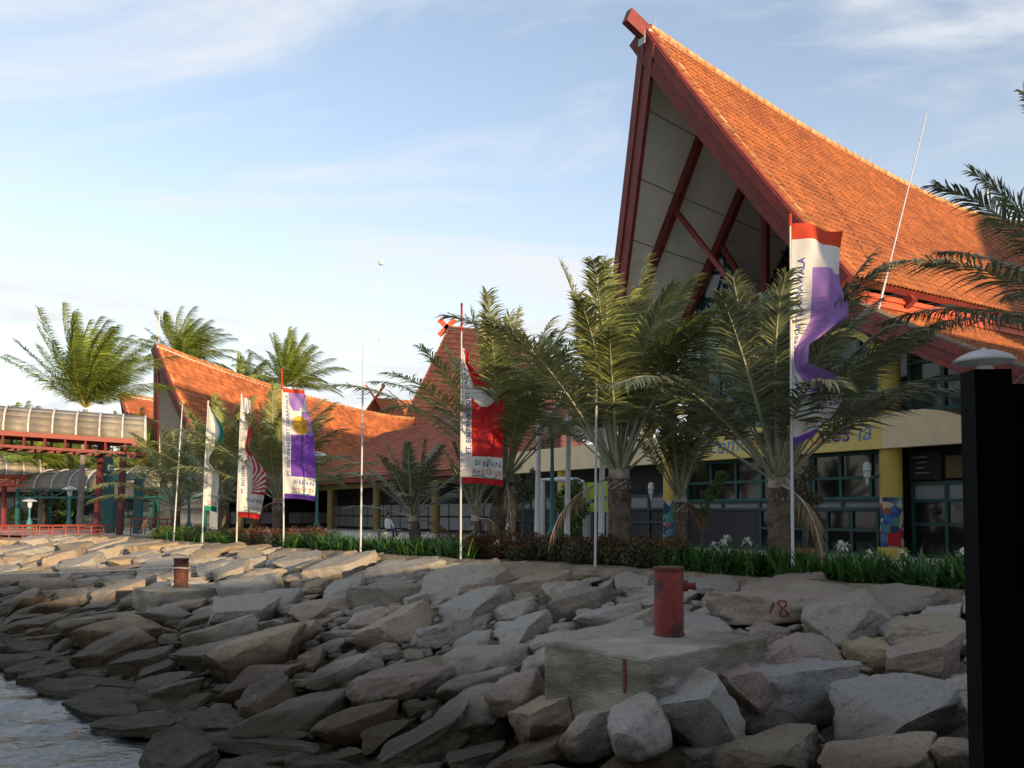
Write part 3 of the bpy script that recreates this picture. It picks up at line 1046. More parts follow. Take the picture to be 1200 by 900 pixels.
# back wall of the recess, dark glass in leaning mullions
UB = 6.5
mb = MB(); mb.poly([HP(UB, .4, 4.2), HP(UB, W - .4, 4.2), HP(UB, W - .4, roof_under(W - .4, UB)), HP(UB, W / 2, roof_under(W / 2, UB)), HP(UB, .4, roof_under(.4, UB))])
mb.build('recess_glazing', M['glass_dk'], hall)
gm = MB()
def gline(v0, z0, v1, z1, u, wd=.09):
    gm.beam(HP(u, v0, z0), HP(u, v1, z1), wd, wd)
zt = roof_under(W / 2, UB)
for v in (2.2, 3.9, 5.6, 7.3, 9.0):
    gline(v, 4.3, v, roof_under(v, UB) - .1, UB - .08, .10)
for z in (7.0, 9.2, 11.2):
    hw = (zt - z) / (zt - EZ) * W / 2 if z > EZ else W / 2 - .4
    gline(W / 2 - hw, z, W / 2 + hw, z, UB - .09, .08)
gline(3.2, 12.0, 5.6, 8.2, UB - .1, .09); gline(8.0, 12.0, 5.6, 8.2, UB - .1, .09); gline(2.4, 9.0, 5.6, 12.8, UB - .1, .09)
gm.build('recess_mullions', M['trim_dk'], hall)
# light panel seen deep in the recess
for pxs in ([(846, 268), (872, 252), (872, 205), (880, 190), (858, 225)],):
    p = [plane_hit(x, y, 5.2) for x, y in pxs]
    mb = MB(); mb.prism(p, D2 * .05); mb.build('recess_panel', M['panel'], hall)
# forward glazing in leaning bays, panes between dark glazing bars
panes = [[(824, 322), (840, 292), (850, 305), (850, 318)], [(812, 352), (823, 324), (823, 351)], [(826, 350), (826, 322), (849, 319), (849, 350)],
         [(852, 350), (852, 310), (866, 330), (876, 350)], [(806, 392), (812, 356), (823, 354), (823, 392)], [(826, 392), (826, 353), (849, 353), (849, 392)],
         [(852, 392), (852, 353), (878, 353), (892, 392)], [(800, 430), (806, 395), (823, 395), (823, 430)], [(826, 430), (826, 395), (849, 395), (849, 430)], [(852, 430), (852, 395), (893, 395), (905, 430)]]
gf = MB(); gf.cur = 0
wf = None
bars = MB()
for pl in panes:
    q = [plane_hit(x, y, UG) for x, y in pl]
    for a, b in zip(q, q[1:] + q[:1]): bars.beam(a - D2 * .03, b - D2 * .03, .09, .09, up=D2)
for a, b in (((826, 350), (849, 392)), ((849, 319), (826, 392)), ((826, 392), (849, 430)), ((849, 392), (826, 430)), ((852, 353), (885, 392)), ((806, 392), (823, 354))):
    bars.beam(plane_hit(*a, UG) - D2 * .05, plane_hit(*b, UG) - D2 * .05, .08, .08, up=D2)
wf = bars.build('gable_window_frame', M['teal_dk'], hall)
for pl in panes:
    q = [plane_hit(x, y, UG) for x, y in pl]
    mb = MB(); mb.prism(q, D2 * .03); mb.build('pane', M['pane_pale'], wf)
# right-hand gable pane, pale
pl = [(925, 345), (945, 300), (955, 290), (975, 320), (975, 345)]
q = [plane_hit(x, y, UG) for x, y in pl]
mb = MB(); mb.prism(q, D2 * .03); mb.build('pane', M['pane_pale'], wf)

# eave fascia (upright red band under the upper roof) and the lean-to roof on the hall's right side
mb = MB()
mb.hexa([HP(.15, .30, EZ - .78), HP(HL, .30, EZ - .78), HP(HL, .55, EZ - .78), HP(.15, .55, EZ - .78), HP(.15, .30, EZ - .2), HP(HL, .30, EZ - .2), HP(HL, .55, EZ - .2), HP(.15, .55, EZ - .2)])
mb.build('eave_fascia', M['trim_o'], hall)  # red fascia coloured orange, low sunlight put into the paint
for dz in (.33, .56):
    mb = MB(); mb.beam(HP(.15, .27, EZ - dz), HP(HL, .27, EZ - dz), .07, .09); mb.build('fascia_rail', M['trim_o'], hall)
LZ0, LV, LZ1 = EZ - .68, -5.4, EZ - 3.75
def S_lean(A, B):
    A = np.asarray(A, float); B = np.asarray(B, float)
    u = .1 + A * HL; v = LV * (1 - B) + .3 * B; z = LZ1 * (1 - B) + LZ0 * B - .12 * 4 * B * (1 - B)
    R_ = np.array([MR[0], MR[1], 0.])
    return R_ + u[..., None] * np.array(D2) + v[..., None] * np.array(D1) + z[..., None] * np.array([0, 0, 1.])
mb = MB()
for k in range(6):
    b0_, b1_ = k / 6, (k + 1) / 6
    c = [Vector(S_lean(np.array(a), np.array(b))) for a, b in ((0, b0_), (1, b0_), (1, b1_), (0, b1_))]
    mb.hexa([p - Vector((0, 0, .2)) for p in c] + c)
lean = mb.build('lean_to_roof', M['trim'], hall)
tiles('roof_tiles', S_lean, int(HL / .21), 22, .035, .03, M['tile'], lean)
mb = MB()
pts = [Vector(S_lean(np.array(0.0), np.array(b))) - D2 * .02 for b in np.linspace(-.02, 1.0, 7)]
for dz, ht, of in ((.30, .64, .14), (.10, .20, .20), (.56, .16, .19)):
    for p, q in zip(pts, pts[1:]):
        o_ = -D2 * of; h = Vector((0, 0, ht / 2)); c0 = p + Vector((0, 0, .06 - dz + .02)); c1 = q + Vector((0, 0, .06 - dz + .02))
        mb.hexa([c0 - h, c1 - h, c1 - h + o_, c0 - h + o_, c0 + h, c1 + h, c1 + h + o_, c0 + h + o_])
mb.build('lean_to_bargeboard', M['trim'], hall)
mb = MB()
for p, q in zip(pts, pts[1:]): mb.tube([p + Vector((0, 0, .13)), q + Vector((0, 0, .13))], .11, 6)
o = mb.build('verge_tiles', mat('mossy_verge', (.20, .15, .11), .9, .3, 6), lean, True)

# walls behind the glazing
mb = MB()
def wallbox(u0, u1, v0, v1, z0, z1):
    mb.hexa([HP(u0, v0, z0), HP(u1, v0, z0), HP(u1, v1, z0), HP(u0, v1, z0), HP(u0, v0, z1), HP(u1, v0, z1), HP(u1, v1, z1), HP(u0, v1, z1)])
wallbox(2.2, HL - 1, -5.0, 20.5, 0, 3.9)
mb.build('ground_floor_wall', M['darkwall'], hall)
mb = MB(); wallbox(7.0, HL - 1, .6, W - .6, 3.9, EZ - .3); mb.build('upper_wall', M['cream'], hall)
mb = MB(); wallbox(2.2, HL - 1, -5.0, .5, 3.9, 4.3); mb.build('side_ledge', M['cream'], hall)

# yellow balcony band, butted end to end: plain left run, welcome board, right run with its rounded end
UBAND = .6
zb0, zb1 = 3.12, 4.12
def band(v0, v1, m, name, u0=UBAND, th=.28):
    mb = MB(); wall = mb
    mb.hexa([HP(u0, v1, zb0), HP(u0, v0, zb0), HP(u0 + th, v0, zb0), HP(u0 + th, v1, zb0), HP(u0, v1, zb1), HP(u0, v0, zb1), HP(u0 + th, v0, zb1), HP(u0 + th, v1, zb1)])
    return mb.build(name, m, hall)
band(8.78, 20.5, M['cream'], 'balcony_front')
wb = band(-.41, 8.775, M['yellow'], 'welcome_board')
mb = MB()
prof = [(-.415, zb0), (-.415, zb1)] + [(-.415 - 2.0 * math.sin(a) * 1.0 - (.9 if a > 0 else 0), zb0 + .02 + (zb1 - zb0) * math.cos(a)) for a in np.linspace(.001, math.pi / 2, 9)]
prof.append((-3.3, zb0))
mb.prism([HP(UBAND, v, z) for v, z in prof], D2 * .28)
mb.build('balcony_end', M['cream'], hall)
# underside slab of the balcony
mb = MB(); mb.hexa([HP(UBAND + .28, 20.5, 3.3), HP(UBAND + .28, -3.2, 3.3), HP(2.2, -3.2, 3.3), HP(2.2, 20.5, 3.3), HP(UBAND + .28, 20.5, 3.5), HP(UBAND + .28, -3.2, 3.5), HP(2.2, -3.2, 3.5), HP(2.2, 20.5, 3.5)])
mb.build('balcony_slab', M['cream'], hall)

# writing
def text_mesh(body, size=1.0, shear=0.0, align='LEFT', bold=0.0):
    cu = bpy.data.curves.new('t', 'FONT'); cu.body = body; cu.size = size; cu.shear = shear; cu.align_x = align
    cu.offset = bold; cu.resolution_u = 3
    ob = bpy.data.objects.new('t', cu); COL.objects.link(ob)
    dg = bpy.context.evaluated_depsgraph_get()
    me = bpy.data.meshes.new_from_object(ob.evaluated_get(dg))
    V = np.array([v.co[:] for v in me.vertices]); Fc = [tuple(p.vertices) for p in me.polygons]
    bpy.data.objects.remove(ob); bpy.data.curves.remove(cu); bpy.data.meshes.remove(me)
    return V, Fc
words = [('Welcome', 7.75, 'ink_sky'), ('to', 4.35, 'ink_orange'), ('Ind', 3.35, 'ink_sky'), ('o', 2.10, 'ink_orange'), ('nes', 1.72, 'ink_purple'), ('ia', .42, 'ink_sky')]
for wd, v, ik in words:
    V, Fc = text_mesh(wd, .86, .22, bold=-.004)
    jig = [.05 * math.sin(x * 2.1) for x in V[:, 0]]
    V2 = [HP(UBAND - .012, v - x * .92, 3.36 + y + j)[:] for (x, y, _), j in zip(V, jig)]
    mesh_np('lettering', V2, Fc, M[ik], wb)

# columns with painted feet
mural = bpy.data.materials.new('mural_paint'); mural.use_nodes = True
t_ = mural.node_tree; b_ = t_.nodes['Principled BSDF']; b_.inputs['Roughness'].default_value = .5
vo = t_.nodes.new('ShaderNodeTexVoronoi'); vo.inputs['Scale'].default_value = 5.5
geo = t_.nodes.new('ShaderNodeTexCoord'); t_.links.new(geo.outputs['Object'], vo.inputs['Vector'])
hs = t_.nodes.new('ShaderNodeValToRGB'); hs.color_ramp.interpolation = 'CONSTANT'
el = hs.color_ramp.elements
el[0].color = (.02, .06, .2, 1); el[1].position = .85; el[1].color = (.5, .4, .3, 1)
for p, c in ((.2, (.03, .14, .30)), (.4, (.01, .02, .07)), (.55, (.04, .2, .16)), (.68, (.45, .45, .42)), (.76, (.3, .05, .03))):
    k = el.new(p); k.color = (*c, 1)
sp_ = t_.nodes.new('ShaderNodeSeparateColor'); t_.links.new(vo.outputs['Color'], sp_.inputs[0])
t_.links.new(sp_.outputs[0], hs.inputs[0]); t_.links.new(hs.outputs[0], b_.inputs['Base Color'])
def column(v, r, z1, warm):
    c = HP(1.0, v, 0)
    mb = MB(); mb.lathe(c, [(r, 1.72), (r, z1)], 28); col = mb.build('column', M['ywall'], hall, True)
    mb = MB(); mb.lathe(c, [(r * 1.27, 0), (r * 1.27, .27), (r * 1.24, .29)], 28); mb.build('column_foot', M['ywall'], col, True)
    mb = MB(); mb.lathe(c, [(r * 1.01, .29), (r * 1.01, 1.72)], 28); mb.build('mural', mural, col, True)
    if warm:
        tocam = (Vector((0, 0, 0)) - Vector((c.x, c.y, 0))).normalized(); side = Vector((-tocam.y, tocam.x, 0))
        mb = MB(); mb.box(Vector((c.x, c.y, .52)) + tocam * r * .82 + side * .06, .34, .20, .36, side, tocam); mb.build('mural_red_box', M['f_red'], col)
column(-.41, .31, EZ - 1.9, True)
column(8.78, .27, EZ - .4, False)
column(15.6, .27, 3.12, False)
column(19.9, .27, 3.12, False)

# lower windows: teal frames with single panes
def window_grid(name, u, vs, zs, fm, gmats, wd=.09, dep=.10, skip=()):
    fr = MB()
    for v in vs: fr.beam(HP(u, v, zs[0] - wd / 2), HP(u, v, zs[-1] + wd / 2), wd, dep, up=D2)
    for z in zs:
        for a, b in zip(vs, vs[1:]):
            fr.beam(HP(u, a - math.copysign(wd / 2, a - b), z), HP(u, b + math.copysign(wd / 2, a - b), z), dep * .96, wd)
    f = fr.build(name, fm, hall)
    for i, (a, b) in enumerate(zip(vs, vs[1:])):
        for j, (c, d) in enumerate(zip(zs, zs[1:])):
            if (i, j) in skip: continue
            g_ = gmats[j % len(gmats)]
            mb = MB(); mb.prism([HP(u + .02, a, c), HP(u + .02, b, c), HP(u + .02, b, d), HP(u + .02, a, d)], D2 * .02)
            mb.build('pane', M[g_], f)
    return f
window_grid('shop_window', 1.45, [8.3, 7.1, 5.9, 4.75, 3.6, 2.6, 1.6, .55, -.1], [1.72, 2.35, 3.08], M['teal'], ['glass_dk', 'glass_dk'])
window_grid('base_panels', 1.50, [8.3, 6.6, 4.9, 3.2, 1.6, -.1], [1.40, 1.66], M['teal_dk'], ['panel'])
window_grid('shop_door', 1.55, [4.9, 3.9, 3.1, 2.2, 1.3, .4, -.1], [.05, .75, 1.36], M['teal_dk'], ['glass_dk'])
mb = MB(); wallbox(1.5, 2.2, 4.95, 8.45, 0, 1.36); mb.build('dark_dado', M['darkwall'], hall)
window_grid('cafe_window', 1.55, [-.75, -1.75, -2.75, -3.75, -4.8], [.05, .95, 1.62, 2.12], M['teal_dk'], ['glass_dk', 'glass_dk', 'panel'])
mb = MB(); mb.box(HP(1.5, -1.15, 2.62), .05, .95, .80, D2, D1); mb.build('menu_board', M['dark'], hall)
for k in range(4):
    mb = MB(); mb.box(HP(1.465, -1.02 - .05 * (k % 2), 2.86 - k * .15), .01, .42 - .08 * (k % 3), .035, D2, D1); mb.build('menu_line', M['panel'], hall)
mb = MB(); mb.box(HP(1.5, -2.2, 2.55), .05, .85, .62, D2, D1); mb.build('brown_board', mat('brown_board', (.12, .075, .03), .7), hall)
window_grid('left_panels', 1.55, [20.2, 19.0, 17.8, 16.6, 15.4, 14.2, 13.0, 11.8, 10.6, 9.3], [.05, .9, 1.42, 1.95], M['teal_dk'], ['darkwall', 'darkwall', 'panel'])
# upper windows
window_grid('upper_window', 1.5, [8.2, 6.7, 5.2, 3.7, 2.2, .9, .1], [4.2, 5.1, 6.0, 6.9], M['teal'], ['glass', 'glass', 'glass'], .11)
f = MB()
vs = [-.75, -1.75, -2.75, -3.75]
for v in vs:
    zt_ = LZ0 + (LZ1 - LZ0) * (.3 - v) / (.3 - LV) - .75
    f.beam(HP(1.5, v, 4.15), HP(1.5, v, zt_), .12, .12, up=D2)
for z in (4.2, 5.0, 5.6):
    vend = -3.75 if z < 4.6 else (-2.75 if z < 5.3 else -1.75)
    f.beam(HP(1.5, -.72, z), HP(1.5, vend, z), .115, .11)
fo = f.build('upper_window_frame', M['teal'], hall)
for a, b in zip(vs, vs[1:]):
    za = LZ0 + (LZ1 - LZ0) * (.3 - a) / (.3 - LV) - .7; zb_ = LZ0 + (LZ1 - LZ0) * (.3 - b) / (.3 - LV) - .7
    mb = MB(); mb.prism([HP(1.54, a, 4.15), HP(1.54, b, 4.15), HP(1.54, b, zb_), HP(1.54, a, za)], D2 * .03); mb.build('pane', M['glass'], fo)
# yellow arched hoods over the window bays
def arch(vc, zc, rv, rz, th, m=M['yellow']):
    mb = MB(); n = 14
    for i in range(n):
        a0, a1 = math.pi * i / n, math.pi * (i + 1) / n
        p = [HP(.9, vc + math.cos(a) * k * rv, zc + math.sin(a) * k2) for a, k, k2 in ((a0, 1, rz), (a1, 1, rz), (a1, 1 - th / rv, rz - th), (a0, 1 - th / rv, rz - th))]
        mb.prism(p, D2 * .5)
    mb.build('arched_hood', m, hall)
arch(8.2, 4.15, 2.2, 1.05, .22)
arch(1.6, 5.9, 1.7, 1.05, .22)
# wall lanterns
def lantern(p, br):
    mb = MB(); mb.lathe(p, [(.04, -.32), (.05, -.30), (.05, -.12), (.10, -.10), (.10, .08), (.14, .10), (.11, .16), (.11, .28), (.05, .34)], 12)
    o = mb.build('wall_lantern', M['panel_w'], hall, True)
    mb = MB(); mb.tube([p + Vector((0, 0, -.2)), p + br * .4 + Vector((0, 0, -.16)), p + br], .022, 6); mb.build('bracket', M['teal_dk'], o)
pc = HP(1.0, -.41, 2.3); lantern(pc - D2 * .32 + D1 * .55 + Vector((0, 0, .12)), D2 * .32 - D1 * .28)
pc = HP(1.0, 8.78, 2.1); lantern(pc - D2 * .2 + D1 * .85, D2 * .2 - D1 * .6)
# antennas and rods on the roof
mb = MB(); a = HP(.8, -.2, EZ - 1.0)
tip = at(1086, 133, a.y + 1.0)
mb.tube([a, a.lerp(tip, .22), a.lerp(tip, .24), tip], [.04, .035, .026, .014], 8)
mb.build('whip_antenna', M['panel_w'], hall)
q = HP(17.5, W / 2, float(ridge_main(np.array(17.5))))
mb = MB(); mb.tube([q, q + Vector((0, 0, 1.0)), q + Vector((0, 0, 1.05)), q + Vector((0, 0, 1.9))], [.025, .025, .055, .05], 7); mb.build('aerial', M['panel_w'], hall)
for u in (-2.5, 9.0, 15.0):
    q = HP(u, W / 2, float(ridge_main(np.array(u))) + .1); mb = MB(); mb.tube([q, q + Vector((0, 0, .5))], .012, 5); mb.build('lightning_rod', M['steel'], hall)

# ------------------------------------------------------------------ left wing hall
RW = at(254, 553, 66.0)
WW = 12.0
apw = at(180, 404, 68.7)
DW1 = Vector((-.68, .733, 0)); DW2 = Vector((.733, .68, 0))
M['tile3'] = mat('wing_tile', (.38, .115, .035), .75, .2, 1.3, col2=(.31, .09, .032), isl=.3)
def ridge_wing(u):
    u = np.asarray(u, float)
    return (apw.z - 4.1) + 4.1 * np.clip((21.57 - u) / 24.0, 0, 2) ** 1.6
wing = root('arrivals_hall', (RW.x, RW.y, 0), 'lower hall with upswept orange ridge and prow gable behind the banners', 'building')
WP, WS = saddle_hall(wing, (RW.x, RW.y), WW, 4.25, 2.43, ridge_wing, 26, .30, .34, M['tile3'], d1=DW1, d2=DW2, caps='stuff', trim=M['trim_dk'], bw=.9, cap_step=.5, sag=.5)
mb = MB()
mb.poly([WP(.6, .8, 0), WP(.6, WW - .8, 0), WP(.6, WW - .8, 5.2), WP(.6, WW / 2, float(ridge_wing(np.array(.6))) - .7), WP(.6, .8, 5.2)])
mb.build('gable_wall', M['soffit'], wing)
def wbox(P, u0, u1, v0, v1, z0, z1, name, m, parent):
    mb = MB(); mb.hexa([P(u0, v0, z0), P(u1, v0, z0), P(u1, v1, z0), P(u0, v1, z0), P(u0, v0, z1), P(u1, v0, z1), P(u1, v1, z1), P(u0, v1, z1)])
    return mb.build(name, m, parent)
wbox(WP, .2, 26.5, -.18, -.02, 3.55, 4.15, 'eave_fascia', M['trim'], wing)
# second, shallower eave roof in front
def S_w2(A, B):
    A = np.asarray(A, float); B = np.asarray(B, float)
    u = .5 + A * 27; v = -3.0 * (1 - B) + .2 * B; z = 3.75 * (1 - B) + 4.9 * B
    return np.array([RW.x, RW.y, 0.]) + u[..., None] * np.array(DW2) + v[..., None] * np.array(DW1) + z[..., None] * np.array([0, 0, 1.])
c = [Vector(S_w2(np.array(a), np.array(b))) for a, b in ((0., 0.), (1., 0.), (1., 1.), (0., 1.))]
mb = MB(); mb.hexa([p - Vector((0, 0, .35)) for p in c] + c); lr = mb.build('lower_roof', M['trim'], wing)
tiles('roof_tiles', S_w2, 90, 9, .035, .03, M['tile3'], lr)
wbox(WP, .6, 27, 2.5, WW - 1, 0, 4.0, 'wall', M['dark'], wing)
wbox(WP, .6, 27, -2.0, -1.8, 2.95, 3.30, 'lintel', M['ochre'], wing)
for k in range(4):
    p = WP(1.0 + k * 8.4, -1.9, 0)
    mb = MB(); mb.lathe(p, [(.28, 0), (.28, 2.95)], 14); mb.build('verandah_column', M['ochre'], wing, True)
for k in range(20):
    if k % 5 == 4: continue
    u = 1.0 + k * 1.28
    wbox(WP, u, u + 1.14, 2.34, 2.44, .35, 1.25, 'white_panel', M['panel'], wing)  # white panels coloured grey to stand for the verandah shade
    wbox(WP, u, u + 1.14, 2.36, 2.44, 1.35, 2.3, 'pane', M['glass_dk'], wing)
p = at(186, 402, 69.6)
mb = MB(); mb.tube([p, p + Vector((0, 0, 2.3))], .06, 6); mb.box(p + Vector((0, 0, 2.2)), .5, .06, .06); mb.build('aerial', M['panel_w'], wing)

# small hall behind the left wing
R3 = at(180, 535, 86)
hall3 = root('rear_hall', (R3.x, R3.y, 0), 'small orange tiled roof behind the prow gable of the lower hall', 'building')
a3 = at(154, 464, 88)
P3, S3 = saddle_hall(hall3, (R3.x, R3.y), 9, 4.6, 2.4, lambda u: a3.z - .10 * np.clip(np.asarray(u, float), -3, 14), 14, .45, .45, M['tile2'], caps='stuff', bw=.6, cap_step=.6)
wbox(P3, 1, 14, .6, 8.4, 0, 4.4, 'wall', M['cream'], hall3)

# central hall: steep slope facing the sea, crossed finial boards
AC = at(526, 384, 92)
cen = root('central_hall', (AC.x, AC.y, 0), 'high central hall whose steep red roof rises behind the palms', 'building')
dC1 = -D1                                # its ridge runs back towards the tall hall
def ridge_c(u): return AC.z - .23 * (np.asarray(u, float) + 1.5)
wC = 20.0
RC = Vector((AC.x, AC.y, 0)) + dC1 * 1.5 - D2 * (wC / 2)
PC, SCf = saddle_hall(cen, (RC.x, RC.y), wC, 4.6, 1.5, ridge_c, 13, .5, .5, M['tile2'], d1=D2, d2=dC1, caps='stuff', bw=.8, cap_step=.6, sag=.9)
wbox(PC, 1, 12.5, 1.2, wC - 1.2, 0, 4.7, 'wall', M['cream'], cen)
mb = MB(); mb.prism([PC(12.3, .8, 4.6), PC(12.3, wC - .8, 4.6), PC(12.3, wC / 2, AC.z - 3.8)], dC1 * .2); mb.build('gable_wall', M['trim_dk'], cen)
def finial(c, hgt, wid, parent, ax):
    for s_ in (-1, 1):
        mb = MB(); mb.beam(c - ax * (wid / 2 * s_) - Vector((0, 0, hgt * .62)), c + ax * (wid / 2 * s_) + Vector((0, 0, hgt * .38)), .22, .52)
        mb.build('finial_board', M['trim_o'], parent)
finial(Vector((AC.x, AC.y, AC.z + .3)) - dC1 * .4, 1.7, 1.7, cen, Vector((1, 0, 0)))
# gable with crossed boards behind the saddle of the left wing
g4 = at(440, 466, 104)
hall4 = root('crossed_gable_hall', (g4.x, g4.y, 0), 'far roof with orange crossed boards seen over the lower hall ridge', 'building')
mb = MB(); 
for s_ in (-1, 1):
    a = Vector((g4.x, g4.y, g4.z)); b = a + Vector((4.5 * s_, .4, -7.5)); c_ = b + D2 * 12; d_ = a + D2 * 12
    mb.hexa([a - Vector((0, 0, .3)), b - Vector((0, 0, .3)), c_ - Vector((0, 0, .3)), d_ - Vector((0, 0, .3)), a, b, c_, d_])
mb.build('roof', M['tile2'], hall4)
mb = MB(); mb.prism([g4 + Vector((-4.3, 1.2, -7.4)), g4 + Vector((4.3, 1.2, -7.4)), g4 + Vector((0, 1.2, -.3))], Vector((0, .2, 0)))
mb.build('gable_wall', M['trim_dk'], hall4)
mb = MB(); mb.box((g4.x, g4.y + 5, (g4.z - 7.4) / 2), 8, 7, g4.z - 7.4); mb.build('wall', M['cream'], hall4)
for s_ in (-1, 1):
    mb = MB(); mb.beam(g4 + Vector((-1.9 * s_, -.2 - .12 * s_, -2.9)), g4 + Vector((1.15 * s_, -.2 - .12 * s_, 1.5)), .18, .75, up=(0, -1, 0)); mb.build('crossed_board', M['trim_o'], hall4)
mb = MB(); q = g4 + Vector((-1.6, 0, -.5)); mb.tube([q - Vector((0, 0, 2)), q + Vector((0, 0, 1.6))], .05, 6)
for dz, l in ((1.4, 1.8), (.9, 1.5), (.4, 1.2)): mb.beam(q + Vector((-l / 2, 0, dz)), q + Vector((l / 2, 0, dz)), .05, .05)
mb.build('tv_aerial', M['steel'], hall4)

# low link building between the tall hall and the lower hall
lk = HP(1.5, 20.8, 0)
link_b = root('link_pavilion', lk[:], 'low dark verandah with white panels between the two seaward halls', 'building')
def KP(u, v, z): return HP(u, v, z)
wbox(KP, 4.5, 12, 20.7, 52, 0, 3.9, 'wall', M['dark'], link_b)
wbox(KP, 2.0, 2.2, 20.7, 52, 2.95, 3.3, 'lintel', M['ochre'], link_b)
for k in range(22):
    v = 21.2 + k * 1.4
    wbox(KP, 4.34, 4.44, v, v + 1.22, .2, .95, 'white_panel', M['panel'], link_b)  # grey holds the verandah shade on these white panels
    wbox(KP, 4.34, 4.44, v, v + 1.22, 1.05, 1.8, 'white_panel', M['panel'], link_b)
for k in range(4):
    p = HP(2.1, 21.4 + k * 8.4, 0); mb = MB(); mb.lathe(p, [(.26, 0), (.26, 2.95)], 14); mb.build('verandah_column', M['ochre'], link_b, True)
def S_k(A, B):
    A = np.asarray(A, float); B = np.asarray(B, float)
    v = 20.7 + A * 31.5; u = 1.2 * (1 - B) + 9 * B; z = 3.6 * (1 - B) + 8.0 * B
    return np.array([MR[0], MR[1], 0.]) + u[..., None] * np.array(D2) + v[..., None] * np.array(D1) + z[..., None] * np.array([0, 0, 1.])
c = [Vector(S_k(np.array(a), np.array(b))) for a, b in ((0., 0.), (1., 0.), (1., 1.), (0., 1.))]
mb = MB(); mb.hexa([p - Vector((0, 0, .3)) for p in c] + c); kr = mb.build('roof', M['trim'], link_b)
tiles('roof_tiles', S_k, 80, 24, .035, .03, M['tile2'], kr)

# radio mast far behind, with guys
ms = at(441, 480, 120); top = at(447, 308, 120)
mast = root('radio_mast', (ms.x, ms.y, 0), 'thin guyed radio mast with a white ball on top above the roofs', 'mast')
mb = MB(); mb.tube([(ms.x, ms.y, 0), top], [.07, .05], 6); mb.build('pole', M['panel_w'], mast)
mb = MB(); mb.lathe(top, [(.05, -.4), (.35, -.25), (.42, 0), (.35, .25), (.05, .4)], 12); mb.build('ball', M['white'], mast, True)
for f_ in (.35, .7):
    p = Vector((ms.x, ms.y, 0)).lerp(top, f_); mb = MB(); mb.lathe(p, [(.05, -.3), (.16, -.2), (.16, .2), (.05, .3)], 8); mb.build('collar', M['panel_w'], mast)

# unseen stepped blocks added behind the camera to keep low sun off the rocks
blocker = root('sun_blocker', (30, -4, WATER_Z), 'unseen stepped blocks added to shade the rocks', 'building')
blocker_m = mat('blocker_wall', (.16, .145, .12), .85, .15, 1)
for prof in ([(1.0, -3), (9.9, -3), (9.9, 2.9), (1.0, 2.9)], [(10.0, -3), (19.5, -3), (19.5, 3.9), (10.0, 3.2)], [(19.6, -3), (21.2, -3), (21.2, 7.5), (19.6, 7.2)], [(21.3, -3), (40.3, -3), (40.3, 10.9), (21.3, 10.2)],
             [(40.4, -3), (62, -3), (62, 24), (57, 24), (49, 18.6), (40.4, 12.0)]):
    mb = MB(); mb.prism([(x, -4.2, z) for x, z in prof], Vector((0, 1.8, 0))); mb.build('wall', blocker_m, blocker)
    x0, x1 = prof[0][0], prof[1][0]; zt_ = min(p[1] for p in prof[2:])
    x = x0 + .8
    while x < x1 - 1.6:
        z = 1.2
        while z < zt_ - 1.6:
            mb = MB(); mb.box((x + .6, -2.38, z + .5), 1.2, .05, 1.0); mb.build('window', M['glass_dk'], blocker)
            z += 2.8
        x += 2.4

